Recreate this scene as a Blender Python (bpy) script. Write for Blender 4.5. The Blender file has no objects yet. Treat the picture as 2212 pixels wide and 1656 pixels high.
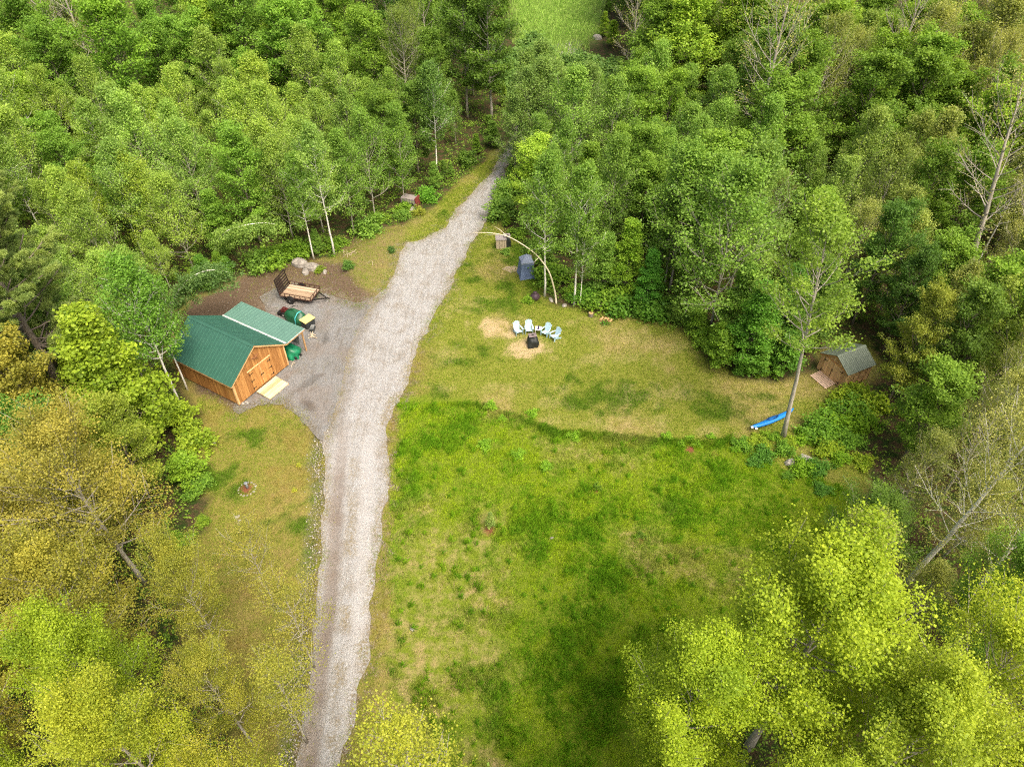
import bpy, math, random
import numpy as np
from mathutils import Vector, Matrix
R = math.radians
C = bpy.context.scene.collection
random.seed(7)

# ------------------------------------------------------------------ camera, sky, sun, exposure
scene = bpy.context.scene
CAMH, PITCH, F = 35.0, R(43.4), 1532.0          # height (m), down-tilt, focal length in units of a 2212 px wide picture
cam = bpy.data.cameras.new('camera')
cam.sensor_width = 36.0
cam.lens = F / 2212.0 * 36.0
cam.clip_start = 0.5
cam.clip_end = 3000
camo = bpy.data.objects.new('camera', cam)
C.objects.link(camo)
camo.location = (0, 0, CAMH)
camo.rotation_euler = (R(90) - PITCH, 0, 0)
scene.camera = camo

SUN_EL, SUN_AZ = R(60), R(142)                    # azimuth measured clockwise from +Y
world = bpy.data.worlds.new('World')
scene.world = world
world.use_nodes = True
wn = world.node_tree
bg = wn.nodes['Background']
sky = wn.nodes.new('ShaderNodeTexSky')
sky.sky_type = 'NISHITA'
sky.sun_disc = False
sky.sun_elevation = SUN_EL
sky.sun_rotation = SUN_AZ
sky.air_density = 0.7
sky.dust_density = 9.0
sky.ozone_density = 0.5
wn.links.new(sky.outputs[0], bg.inputs[0])
bg.inputs[1].default_value = 0.15
sl = bpy.data.lights.new('sun', 'SUN')
sl.energy = 1.25
sl.angle = R(30)
sl.color = (1.0, 0.93, 0.78)
so = bpy.data.objects.new('sun', sl)
C.objects.link(so)
so.location = (0, 0, 60)
sd = Vector((math.sin(SUN_AZ) * math.cos(SUN_EL), math.cos(SUN_AZ) * math.cos(SUN_EL), math.sin(SUN_EL)))
so.rotation_euler = sd.to_track_quat('Z', 'Y').to_euler()
scene.view_settings.view_transform = 'Standard'
scene.view_settings.look = 'None'
scene.view_settings.exposure = 1.02
scene.view_settings.gamma = 1.0
scene.cycles.max_bounces = 7
scene.cycles.diffuse_bounces = 5
scene.cycles.transmission_bounces = 5
scene.cycles.glossy_bounces = 2
scene.cycles.use_denoising = False
scene.cycles.filter_width = 1.15
scene.cycles.sample_clamp_indirect = 6.0

# ------------------------------------------------------------------ pixels of the photograph -> points of the place
cp, sp = math.cos(PITCH), math.sin(PITCH)
def G(u, v, z=0.0):
    du, dv = u - 1106.0, 828.0 - v
    dy, dz = F * cp + dv * sp, -F * sp + dv * cp
    t = (z - CAMH) / dz
    return (du * t, dy * t, z)
def GY(u, v, y):
    du, dv = u - 1106.0, 828.0 - v
    dy, dz = F * cp + dv * sp, -F * sp + dv * cp
    t = y / dy
    return (du * t, y, CAMH + dz * t)
def PR(x, y, z):
    dz = z - CAMH
    d = y * cp - dz * sp
    w = y * sp + dz * cp
    return 1106 + F * x / d, 828 - F * w / d
def GP(l): return np.array([G(u, v)[:2] for u, v in l])
def Z1(x, y): return (360 + .2604 * x, 518.4 + .2604 * y)      # sheds crop of the photograph
def Z2(x, y): return (993.6 + .1739 * x, 475.2 + .1739 * y)    # chairs crop

# ------------------------------------------------------------------ numpy noise, polygons
_rs = np.random.RandomState(11)
_lat = _rs.rand(8, 256, 256)
def vnoise(x, y, scale, k=0):
    x = np.asarray(x, float) / scale + 137.3 * (k + 1)
    y = np.asarray(y, float) / scale + 71.7 * (k + 1)
    xi, yi = np.floor(x).astype(int), np.floor(y).astype(int)
    fx, fy = x - xi, y - yi
    fx, fy = fx * fx * (3 - 2 * fx), fy * fy * (3 - 2 * fy)
    L = _lat[k % 8]
    a, b = L[xi % 256, yi % 256], L[(xi + 1) % 256, yi % 256]
    c, d = L[xi % 256, (yi + 1) % 256], L[(xi + 1) % 256, (yi + 1) % 256]
    return (a * (1 - fx) + b * fx) * (1 - fy) + (c * (1 - fx) + d * fx) * fy
def fbm(x, y, scale, k=0, o=4):
    s, a, t = 0, 1, 0
    for i in range(o):
        s = s + a * vnoise(x, y, scale / 2 ** i, k + i); t += a; a *= .55
    return s / t
def sdf(poly, x, y):
    """signed distance, positive inside"""
    x = np.asarray(x, float); y = np.asarray(y, float)
    d = np.full(x.shape, 1e9); ins = np.zeros(x.shape, bool)
    n = len(poly)
    for i in range(n):
        ax, ay = poly[i]; bx, by = poly[(i + 1) % n]
        ex, ey = bx - ax, by - ay
        t = np.clip(((x - ax) * ex + (y - ay) * ey) / (ex * ex + ey * ey + 1e-12), 0, 1)
        d = np.minimum(d, (x - ax - t * ex) ** 2 + (y - ay - t * ey) ** 2)
        if ay != by:
            cr = ((ay > y) != (by > y)) & (x < ex * (y - ay) / (by - ay) + ax)
            ins ^= cr
    d = np.sqrt(d)
    return np.where(ins, d, -d)
def pdist(line, x, y):
    x = np.asarray(x, float); y = np.asarray(y, float)
    d = np.full(x.shape, 1e9)
    for (ax, ay), (bx, by) in zip(line[:-1], line[1:]):
        ex, ey = bx - ax, by - ay
        t = np.clip(((x - ax) * ex + (y - ay) * ey) / (ex * ex + ey * ey + 1e-12), 0, 1)
        d = np.minimum(d, (x - ax - t * ex) ** 2 + (y - ay - t * ey) ** 2)
    return np.sqrt(d)
def sm(a, b, x):
    t = np.clip((x - a) / (b - a), 0, 1)
    return t * t * (3 - 2 * t)

# ------------------------------------------------------------------ the plan of the place
ROAD = GP([(1150, 205), (1128, 250), (1098, 310), (1062, 372), (1022, 412), (985, 450), (958, 492), (915, 515), (880, 523), (866, 552), (856, 588), (836, 622), (800, 652),
           (776, 690), (752, 745), (742, 800), (722, 868), (706, 930), (700, 1000), (703, 1060), (700, 1120), (690, 1200), (683, 1290),
           (673, 1400), (660, 1511), (646, 1641), (630, 1760), (722, 1760), (745, 1641), (762, 1570), (778, 1485), (796, 1390), (810, 1290), (817, 1220),
           (824, 1150), (833, 1080), (838, 1010), (838, 955), (842, 905), (856, 862), (876, 830), (892, 788), (905, 742), (928, 705), (952, 655),
           (980, 602), (1002, 560), (1022, 528), (1042, 492), (1066, 446), (1086, 405), (1090, 372), (1112, 330), (1150, 262), (1175, 210)])
PAD = GP([(560, 640), (590, 622), (640, 612), (690, 628), (735, 645), (775, 655), (810, 642), (835, 640), (800, 700), (770, 760), (755, 850), (730, 930),
          (700, 950), (668, 930), (640, 900), (612, 872), (560, 872), (530, 884), (518, 892), (508, 880), (540, 800), (590, 700)])
LAWN_N = [(860, 862), (917, 849), (960, 858), (1027, 868), (1075, 880), (1125, 897), (1183, 924), (1262, 937), (1379, 943), (1477, 949), (1535, 956), (1580, 940)]
TALL = GP(LAWN_N + [(1640, 980), (1700, 1020), (1850, 1060), (1960, 1100), (1960, 1300), (1800, 1500), (1600, 1760), (840, 1760), (838, 1500), (836, 1200), (846, 1040), (858, 930)])
CLEAR = GP([(1098, 300), (1040, 350), (985, 400), (940, 440), (905, 470), (860, 490), (800, 505), (740, 552), (640, 566), (560, 580), (500, 612), (395, 650),
            (360, 700), (375, 800), (400, 862), (432, 900), (420, 940), (395, 975), (400, 1040), (440, 1080), (440, 1150), (380, 1250), (400, 1400), (500, 1560), (520, 1760),
            (1480, 1760), (1560, 1600), (1640, 1450), (1720, 1300), (1800, 1200), (1860, 1120), (1870, 1040), (1850, 960), (1850, 880), (1872, 850),
            (1900, 800), (1880, 730), (1800, 735), (1760, 790), (1700, 832), (1620, 824), (1530, 785), (1490, 722), (1400, 697), (1290, 672), (1205, 660),
            (1160, 610), (1150, 560), (1090, 500), (1062, 470), (1095, 410), (1100, 372), (1125, 330)])
FIELD = GP([(1130, 118), (1118, 60), (1100, -60), (1310, -60), (1300, 20), (1285, 70), (1262, 110), (1215, 140), (1190, 190), (1160, 215), (1140, 190), (1180, 130)])
DIRT = GP([(385, 690), (400, 655), (500, 612), (560, 578), (640, 562), (700, 562), (752, 575), (760, 600), (800, 640), (790, 662), (700, 640), (640, 640), (600, 660), (540, 800), (510, 880), (420, 840), (380, 760)])
BANK = GP([(700, 560), (740, 540), (800, 500), (866, 490), (905, 470), (880, 520), (866, 545), (850, 590), (815, 640), (770, 640), (735, 600)])
STRAW_E = [(1065, 712, 1.6, .8), (1045, 705, 1.1, .7), (1085, 722, 1.2, .5), (1150, 748, 1.3, .8), (1128, 755, 1.1, .6)]
STRAW_W = [(1178, 750, 1.6, .9), (1140, 738, 2.2, 1.4), (1188, 862, .9, .5), (1203, 905, 1.1, .8), (1156, 892, .9, .6), (1258, 912, 1.2, .5), (1440, 910, .9, .5), (1545, 935, 1.1, .6),
           (1060, 642, .9, .4), (1210, 845, .9, .5), (1290, 690, 2.0, .6), (1370, 735, 3.0, 1.2), (1460, 750, 2.4, .9), (950, 625, 1.2, .8), (1000, 660, 1.6, 1.0), (1395, 770, 2.4, .9), (1100, 690, 1.6, .5),
           (1300, 780, 2.4, .8), (1430, 850, 2.6, .8), (1330, 920, 2.0, .5), (1080, 840, 1.6, .5), (980, 840, 1.4, .4), (960, 760, 1.2, .9)]
MULCH_E = [(1060, 1145, .35), (1289, 1055, .3), (1383, 1160, .28), (1488, 972, .38), (1545, 982, .36), (534, 1054, .28)]
DARK_E = [(1480, 975, 2.0, .5), (1370, 965, 2.0, .4), (1560, 1010, 1.4, .6), (1450, 1210, 1.2, .6), (940, 890, .9, .4), (1000, 900, 1.5, .8), (1100, 905, 1.6, .6), (1200, 935, 1.8, .5), (930, 960, 1.2, .9), (900, 1030, 1.0, .8), (1180, 1150, 1.8, 1.2), (1220, 1200, 1.8, 1.2), (1070, 1175, 1.0, .8), (1330, 1250, 2.0, 1.2),
          (1430, 1090, 1.3, .8), (1500, 1110, 1.3, .7), (1290, 1090, 1.3, .8), (1020, 1230, 1.3, .9), (1260, 1380, 2.6, 1.6), (1210, 1480, 1.8, 1.4), (1300, 1500, 1.8, 1.3),
          (1020, 1460, 1.4, .8), (1050, 1490, 1.2, .7), (870, 1400, .6, 1.0), (960, 1560, 1.2, .8), (1290, 1590, 1.6, 1.0), (1090, 1240, .9, .6), (1400, 1190, 1.4, .9), (1370, 1330, 1.4, .8), (1100, 1590, 1.0, .8)]
GREEN_E = [(1290, 850, 2.5, 1.2), (1000, 590, 1.0, 1.2), (1085, 660, 2.2, .8), (1120, 620, 1.8, .8), (1370, 860, 2.0, 1.0), (470, 1040, 1.3, 1.1), (640, 1120, 1.3, 1.1), (1130, 550, 1.8, 1.4), (930, 860, 1.3, .8), (1010, 770, 1.6, .7),
           (935, 450, 1.6, 1.4), (560, 940, 1.6, .7), (1560, 870, 2.4, 1.0)]
def ell(lst, x, y, k=3):
    m = np.zeros(np.shape(x))
    wob = (fbm(x, y, 1.0, 5, 5) - .5) * 2.6
    for e in lst:
        cx, cy = G(e[0], e[1])[:2]
        rx, ry = (e[2], e[2]) if len(e) == 3 else (e[2], e[3] * 1.35)
        d = np.sqrt(((x - cx) / rx) ** 2 + ((y - cy) / ry) ** 2) + wob
        m = np.maximum(m, 1 - sm(.45, 1.3, d))
    return m
ROAD_R = GP([(812, 1760), (770, 1641), (784, 1570), (800, 1485), (818, 1390), (832, 1290), (839, 1220), (845, 1150), (852, 1080), (856, 1010), (852, 955), (852, 915), (1000, 915), (1000, 1760)])
RUT1 = GP([(745, 900), (735, 1000), (728, 1080), (722, 1180), (714, 1290), (700, 1400), (690, 1480), (678, 1560), (668, 1660)])
DITCH = GP([(688, 925), (684, 960), (672, 1000), (684, 1040), (682, 1090), (672, 1150), (664, 1230), (650, 1320), (638, 1400), (632, 1500), (620, 1600), (610, 1680)])
def masks(x, y):
    x = np.asarray(x, float); y = np.asarray(y, float)
    n1 = (fbm(x, y, 2.2, 1) - .5); n2 = (fbm(x, y, .6, 2, 3) - .5)
    w = n1 * 1.6 + n2 * .7
    m = {}
    m['clear'] = sm(-.5, .6, sdf(CLEAR, x, y) + w)
    m['field'] = sm(-1.5, 1.5, sdf(FIELD, x, y) + w * 2)
    m['tall'] = sm(-.15, .35, sdf(TALL, x, y) + n2 * .7 + n1 * .5)
    dry = sm(.50, .74, fbm(x, y, 4.2, 3) + .30 * sm(-12, -2, x * -1 - 2) * 0)
    # the dry strip near the road at the near end
    cx, cy = G(965, 1360)[:2]
    dd = np.sqrt(((x - cx) / 4.0) ** 2 + ((y - cy) / 8.0) ** 2) + (fbm(x, y, 1.6, 6) - .5) * 1.2
    m['dryt'] = np.clip((1 - sm(.5, 1.3, dd + n1)) + .0, 0, 1)
    m['dry'] = np.clip(dry + .7 * m['dryt'], 0, 1)
    m['dark'] = np.clip(ell([(e[0], e[1], e[2] * 1.25, e[3] * 1.1) for e in DARK_E], x, y) * .8 * sm(.40, .60, fbm(x, y * .8, 1.5, 0, 5)) + .5 * sm(.56, .70, fbm(x, y, 1.8, 7, 5)), 0, 1)
    m['green'] = ell([(e[0], e[1], e[2] * 1.25, e[3] * 1.2) for e in GREEN_E], x, y) * sm(.34, .60, fbm(x, y, 1.2, 4, 5))
    m['straw'] = np.maximum(ell(STRAW_E, x, y), .30 * ell(STRAW_W, x, y) * sm(.3, .6, fbm(x, y, .9, 2)))
    m['mulch'] = ell(MULCH_E, x, y) * 1.0
    m['dirt'] = sm(-.5, .5, sdf(DIRT, x, y) + w)
    m['bank'] = sm(-.6, .8, sdf(BANK, x, y) + w)
    droad = np.maximum(sdf(ROAD, x, y), sdf(PAD, x, y) - .3)
    m['shoulder'] = sm(-1.3, .1, droad + w * 1.1)
    m['ditch'] = 1 - sm(.15, .55, pdist(DITCH, x, y) + n2 * .5)
    m['left'] = sm(-5, -7, x) * sm(44, 38, y)
    return m
bk = G(790, 560)[:2]
def hgt(x, y):
    x = np.asarray(x, float); y = np.asarray(y, float)
    b = sm(-.2, 2.2, sdf(BANK, x, y)) * .55
    st = -(sm(-.1, .6, sdf(TALL, x, y))) * .12 * 0
    far = sm(4, 14, -sdf(CLEAR, x, y)) * (fbm(x, y, 14, 4) - .4) * 1.0
    dt = -(1 - sm(.1, .7, pdist(DITCH, x, y))) * .12
    return b + far * sm(4, 12, -sdf(FIELD, x, y)) * sm(2.5, 7, -sdf(ROAD, x, y)) + dt

# ------------------------------------------------------------------ mesh helpers
def np_mesh(name, V, Q, attrs=None, smooth=False):
    """V (n,3), Q (m,k) faces of k corners; attrs: {name: (m,) float or (m,3) colour} per face"""
    V = np.asarray(V, np.float32); Q = np.asarray(Q, np.int32)
    me = bpy.data.meshes.new(name)
    m, k = Q.shape
    me.vertices.add(len(V)); me.vertices.foreach_set('co', V.ravel())
    me.loops.add(m * k); me.loops.foreach_set('vertex_index', Q.ravel())
    me.polygons.add(m); me.polygons.foreach_set('loop_start', np.arange(0, m * k, k, dtype=np.int32))
    for an, a in (attrs or {}).items():
        a = np.asarray(a, np.float32)
        if a.ndim == 1:
            at = me.attributes.new(an, 'FLOAT', 'FACE'); at.data.foreach_set('value', a)
        else:
            at = me.attributes.new(an, 'FLOAT_COLOR', 'FACE')
            at.data.foreach_set('color', np.c_[a, np.ones(len(a))].astype(np.float32).ravel())
    if smooth: me.polygons.foreach_set('use_smooth', np.ones(m, bool))
    me.update(calc_edges=True)
    return me
def link(name, me, mat=None, parent=None, loc=(0, 0, 0), rot=(0, 0, 0), scale=None):
    o = bpy.data.objects.new(name, me); C.objects.link(o)
    if mat is not None and me is not None and len(me.materials) == 0: me.materials.append(mat)
    o.location = loc; o.rotation_euler = rot
    if scale is not None: o.scale = scale
    if parent is not None: o.parent = parent
    return o
def tag(o, label=None, cat=None, group=None, kind=None):
    if label: o['label'] = label
    if cat: o['category'] = cat
    if group: o['group'] = group
    if kind: o['kind'] = kind
    return o
def empty(name, loc, rz=0, label=None, cat=None, group=None):
    o = bpy.data.objects.new(name, None); C.objects.link(o)
    o.empty_display_size = .2
    o.location = loc; o.rotation_euler = (0, 0, rz)
    return tag(o, label, cat, group)
def copy_tree(o, parent=None):
    c = o.copy(); C.objects.link(c); c.parent = parent
    for ch in list(o.children): copy_tree(ch, c)
    return c

class MB:
    """collects boxes, bars, tubes and plain polygons into ONE mesh"""
    def __init__(s): s.v = []; s.f = []; s.c = []
    def poly(s, pts, col=.5):
        n = len(s.v); s.v += [tuple(p) for p in pts]; s.f.append(list(range(n, n + len(pts)))); s.c.append(col); return s
    def hexa(s, p, col=.5):
        """p: 4 bottom points (ccw seen from above) + 4 top points"""
        n = len(s.v); s.v += [tuple(q) for q in p]
        for f in ((3, 2, 1, 0), (4, 5, 6, 7), (0, 1, 5, 4), (1, 2, 6, 5), (2, 3, 7, 6), (3, 0, 4, 7)):
            s.f.append([n + i for i in f]); s.c.append(col)
        return s
    def box(s, c, d, rot=None, col=.5):
        x, y, z = d[0] / 2, d[1] / 2, d[2] / 2
        P = [Vector(q) for q in ((-x, -y, -z), (x, -y, -z), (x, y, -z), (-x, y, -z), (-x, -y, z), (x, -y, z), (x, y, z), (-x, y, z))]
        if rot is not None:
            M = Matrix.Rotation(rot[2], 3, 'Z') @ Matrix.Rotation(rot[1], 3, 'Y') @ Matrix.Rotation(rot[0], 3, 'X')
            P = [M @ q for q in P]
        return s.hexa([q + Vector(c) for q in P], col)
    def bar(s, a, b, w, h=None, col=.5, up=(0, 0, 1)):
        a, b = Vector(a), Vector(b); h = h or w
        d = (b - a).normalized(); u = Vector(up)
        if abs(d.dot(u)) > .95: u = Vector((1, 0, 0))
        r = d.cross(u).normalized(); u = r.cross(d).normalized()
        q = [(-1, -1), (1, -1), (1, 1), (-1, 1)]
        lo = [a + r * (x * w / 2) + u * (y * h / 2) for x, y in q]
        hi = [b + r * (x * w / 2) + u * (y * h / 2) for x, y in q]
        return s.hexa(lo[::-1] + hi[::-1], col)
    def tube(s, pts, rad, n=8, col=.5, cap=True):
        pts = [Vector(p) for p in pts]
        if not hasattr(rad, '__len__'): rad = [rad] * len(pts)
        base = len(s.v); u = None
        for i, p in enumerate(pts):
            d = (pts[min(i + 1, len(pts) - 1)] - pts[max(i - 1, 0)]).normalized()
            if u is None: u = d.orthogonal().normalized()
            u = (u - d * u.dot(d)).normalized(); w = d.cross(u)
            for k in range(n):
                a = 2 * math.pi * k / n
                s.v.append(tuple(p + (u * math.cos(a) + w * math.sin(a)) * rad[i]))
        for i in range(len(pts) - 1):
            for k in range(n):
                a, b = base + i * n + k, base + i * n + (k + 1) % n
                s.f.append([a, b, b + n, a + n]); s.c.append(col)
        if cap:
            s.f.append([base + k for k in range(n)][::-1]); s.c.append(col)
            s.f.append([base + (len(pts) - 1) * n + k for k in range(n)]); s.c.append(col)
        return s
    def lathe(s, prof, n=20, c=(0, 0, 0), col=.5, wob=0):
        base = len(s.v); r0 = random.Random(3)
        wv = [1 + wob * (r0.random() - .5) for _ in range(n)]
        for r, z in prof:
            for k in range(n):
                a = 2 * math.pi * k / n
                s.v.append((c[0] + r * wv[k] * math.cos(a), c[1] + r * wv[k] * math.sin(a), c[2] + z))
        for i in range(len(prof) - 1):
            for k in range(n):
                a, b = base + i * n + k, base + i * n + (k + 1) % n
                s.f.append([a, b, b + n, a + n]); s.c.append(col)
        s.f.append([base + (len(prof) - 1) * n + k for k in range(n)]); s.c.append(col)
        return s
    def mesh(s, name, smooth=False):
        me = bpy.data.meshes.new(name); me.from_pydata(s.v, [], s.f); me.update()
        at = me.attributes.new('lv', 'FLOAT', 'FACE'); at.data.foreach_set('value', np.array(s.c, np.float32))
        if smooth: me.polygons.foreach_set('use_smooth', np.ones(len(s.f), bool))
        return me
    def build(s, name, mat, parent=None, smooth=False, bevel=0, label=None, loc=(0, 0, 0), rot=(0, 0, 0)):
        o = link(name, s.mesh(name, smooth), mat, parent, loc, rot)
        if bevel:
            b = o.modifiers.new('bevel', 'BEVEL'); b.width = bevel; b.segments = 2; b.limit_method = 'ANGLE'
        if label: o['label'] = label
        return o

# ------------------------------------------------------------------ materials
class NT:
    def __init__(s, name):
        s.m = bpy.data.materials.new(name); s.m.use_nodes = True
        s.t = s.m.node_tree; s.t.nodes.clear()
        s.out = s.n('ShaderNodeOutputMaterial')
    def n(s, typ, **kw):
        nd = s.t.nodes.new(typ)
        for k, v in kw.items(): setattr(nd, k, v)
        return nd
    def l(s, a, b): s.t.links.new(a, b)
    def val(s, sock, v):
        if isinstance(v, bpy.types.NodeSocket): s.l(v, sock)
        else:
            if isinstance(v, tuple) and len(v) == 3 and sock.type == 'RGBA': v = (*v, 1)
            sock.default_value = v
    def coord(s, kind='Object'): return s.n('ShaderNodeTexCoord').outputs[kind]
    def map(s, vec, scale):
        m = s.n('ShaderNodeMapping'); s.l(vec, m.inputs[0]); m.inputs['Scale'].default_value = scale; return m.outputs[0]
    def noise(s, scale, detail=4, vec=None, rough=.55):
        t = s.n('ShaderNodeTexNoise'); t.inputs['Scale'].default_value = scale; t.inputs['Detail'].default_value = detail
        t.inputs['Roughness'].default_value = rough
        if vec is not None: s.l(vec, t.inputs['Vector'])
        return t.outputs['Fac']
    def vor(s, scale, vec=None, out='Distance', feature='F1'):
        t = s.n('ShaderNodeTexVoronoi', feature=feature); t.inputs['Scale'].default_value = scale
        if vec is not None: s.l(vec, t.inputs['Vector'])
        return t.outputs[out]
    def mix(s, f, a, b, mode='MIX'):
        m = s.n('ShaderNodeMix', data_type='RGBA', blend_type=mode)
        s.val(m.inputs[0], f); s.val(m.inputs[6], a); s.val(m.inputs[7], b); return m.outputs[2]
    def math(s, op, a, b=0.0, c=None):
        m = s.n('ShaderNodeMath', operation=op); s.val(m.inputs[0], a); s.val(m.inputs[1], b)
        if c is not None: s.val(m.inputs[2], c)
        return m.outputs[0]
    def rng(s, x, a, b, c=0.0, d=1.0):
        m = s.n('ShaderNodeMapRange'); s.val(m.inputs[0], x)
        for i, q in enumerate((a, b, c, d)): m.inputs[i + 1].default_value = q
        return m.outputs[0]
    def attr(s, name, out='Fac'):
        a = s.n('ShaderNodeAttribute', attribute_name=name); return a.outputs[out]
    def princ(s, col, rough=.8, metal=0, spec=.3, bump=None, bs=.3, bd=.02):
        p = s.n('ShaderNodeBsdfPrincipled')
        s.val(p.inputs['Base Color'], col); s.val(p.inputs['Roughness'], rough); p.inputs['Metallic'].default_value = metal
        p.inputs['Specular IOR Level'].default_value = spec
        if bump is not None:
            b = s.n('ShaderNodeBump'); b.inputs['Strength'].default_value = bs; b.inputs['Distance'].default_value = bd
            s.l(bump, b.inputs['Height']); s.l(b.outputs[0], p.inputs['Normal'])
        s.l(p.outputs[0], s.out.inputs[0]); return p

def simple(name, col, rough=.7, metal=0, var=.25, scale=6, spec=.3, bs=.15):
    t = NT(name); co = t.coord()
    n = t.noise(scale, 5, co)
    lv = t.attr('lv')
    d = tuple(c * (1 - var) for c in col); b = tuple(min(1, c * (1 + var)) for c in col)
    c = t.mix(t.rng(n, .3, .7), d, b)
    c = t.mix(t.rng(lv, 0, 1, 0, .5), c, t.mix(1.0, c, (1.35, 1.3, 1.25), 'MULTIPLY'))
    t.princ(c, rough, metal, spec, n, bs)
    return t.m
def leafmat(name, trans=.35):
    t = NT(name)
    oc = t.n('ShaderNodeObjectInfo').outputs['Color']
    lv = t.attr('lv')
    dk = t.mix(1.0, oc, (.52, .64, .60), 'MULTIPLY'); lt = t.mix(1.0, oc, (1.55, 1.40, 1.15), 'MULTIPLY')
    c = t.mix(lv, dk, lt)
    d = t.n('ShaderNodeBsdfDiffuse'); t.l(c, d.inputs[0])
    tr = t.n('ShaderNodeBsdfTranslucent'); t.l(t.mix(1.0, c, (.85, .85, .40), 'MULTIPLY'), tr.inputs[0])
    gl = t.n('ShaderNodeBsdfGlossy'); gl.inputs['Roughness'].default_value = .5; gl.inputs[0].default_value = (.6, .6, .6, 1)
    ad = t.n('ShaderNodeAddShader'); t.l(d.outputs[0], ad.inputs[0]); t.l(tr.outputs[0], ad.inputs[1])
    m2 = t.n('ShaderNodeMixShader'); m2.inputs[0].default_value = .015; t.l(ad.outputs[0], m2.inputs[1]); t.l(gl.outputs[0], m2.inputs[2])
    t.l(m2.outputs[0], t.out.inputs[0])
    return t.m
LEAF = leafmat('leaf')
def grassmat():
    t = NT('grass_blade')
    c = t.attr('col', 'Color')
    d = t.n('ShaderNodeBsdfDiffuse'); t.l(c, d.inputs[0])
    tr = t.n('ShaderNodeBsdfTranslucent'); t.l(c, tr.inputs[0])
    m1 = t.n('ShaderNodeAddShader'); t.l(d.outputs[0], m1.inputs[0]); t.l(tr.outputs[0], m1.inputs[1])
    t.l(m1.outputs[0], t.out.inputs[0]); return t.m
GRASS = grassmat()
def barkmat(name, a, b, band=False):
    t = NT(name); co = t.coord()
    if band:
        n = t.noise(1.0, 4, t.map(co, (6, 6, 9))); n2 = t.noise(3, 3, co)
        c = t.mix(t.rng(n, .60, .68), a, b); c = t.mix(t.rng(n2, .45, .8), c, tuple(x * .8 for x in a))
    else:
        n = t.noise(1.0, 5, t.map(co, (14, 14, 3))); c = t.mix(t.rng(n, .3, .7), a, b)
    t.princ(c, .9, 0, .1, n, .5, .02); return t.m
BIRCH = barkmat('birch_bark', (.78, .75, .66), (.07, .06, .05), True)
GREYB = barkmat('grey_bark', (.27, .245, .19), (.50, .46, .38))
BROWNB = barkmat('brown_bark', (.12, .095, .07), (.28, .24, .19))

def groundmat():
    t = NT('ground'); co = t.coord()
    A = {k: t.attr(k) for k in ('clear', 'field', 'tall', 'dry', 'dark', 'green', 'straw', 'mulch', 'dirt', 'bank', 'shoulder', 'ditch', 'left')}
    nf = t.noise(9, 5, co, .7); nm = t.noise(1.6, 5, co, .6); nn = t.noise(32, 3, co)
    st = t.noise(1, 4, t.map(co, (20, 45, 20)))
    litter = t.mix(t.rng(nf, .35, .65), (.032, .022, .011), (.115, .075, .040))
    litter = t.mix(t.rng(nm, .42, .6), litter, (.028, .050, .010))
    g = t.mix(t.rng(nf, .35, .65), (.125, .150, .016), (.225, .220, .045))
    dryc = t.mix(t.rng(st, .3, .7), (.17, .14, .045), (.36, .29, .13))
    lawn = t.mix(t.math('MULTIPLY', A['dry'], t.rng(nm, .25, .6)), g, dryc)
    lawn = t.mix(t.rng(nn, .62, .75), lawn, (.26, .21, .10))
    lawn = t.mix(t.math('MULTIPLY', A['green'], .8), lawn, t.mix(nf, (.045, .075, .008), (.085, .125, .015)))
    straw = t.mix(t.rng(st, .3, .7), (.23, .165, .075), (.50, .39, .22))
    lawn = t.mix(A['straw'], lawn, straw)
    leftc = t.mix(t.rng(nm, .40, .66), (.145, .165, .022), (.20, .15, .045))
    lawn = t.mix(t.math('MULTIPLY', A['left'], .75), lawn, t.mix(t.rng(nn, .4, .7), leftc, (.24, .17, .07)))
    lawn = t.mix(t.math('MULTIPLY', t.math('MULTIPLY', A['left'], A['green']), .9), lawn, t.mix(nf, (.05, .09, .01), (.09, .13, .015)))
    tall = t.mix(t.rng(nf, .3, .7), (.085, .130, .009), (.165, .205, .018))
    tall = t.mix(t.math('MULTIPLY', A['dry'], t.rng(nm, .4, .62)), tall, dryc)
    c = t.mix(A['tall'], lawn, tall)
    c = t.mix(A['clear'], litter, c)
    c = t.mix(A['field'], c, t.mix(t.rng(nf, .3, .7), (.15, .22, .05), (.22, .28, .08)))
    bankc = t.mix(t.rng(nm, .35, .65), (.16, .11, .055), (.13, .13, .03)); bankc = t.mix(t.rng(nn, .58, .7), bankc, (.34, .27, .18))
    c = t.mix(t.math('MULTIPLY', A['bank'], .8), c, bankc)
    dirt = t.mix(t.rng(nf, .3, .7), (.050, .033, .020), (.150, .105, .066)); dirt = t.mix(t.rng(nn, .62, .72), dirt, (.28, .25, .21))
    c = t.mix(A['dirt'], c, dirt)
    stv = t.vor(13, co); sc = t.vor(13, co, 'Color')
    grav = t.mix(t.rng(stv, .1, .5), t.mix(sc, (.30, .26, .21), (.50, .46, .40)), (.12, .095, .06))
    c = t.mix(t.math('MULTIPLY', A['shoulder'], t.rng(nm, .45, .62)), c, grav)
    c = t.mix(A['mulch'], c, t.mix(nf, (.10, .035, .018), (.22, .085, .045)))
    dc = t.mix(t.rng(nf, .35, .65), (.05, .07, .028), (.14, .15, .08))
    c = t.mix(t.math('MULTIPLY', A['ditch'], .7), c, dc)
    bump = t.math('ADD', nf, t.math('MULTIPLY', nn, .5))
    t.princ(c, .95, 0, .1, bump, .6, .06)
    return t.m
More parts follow.
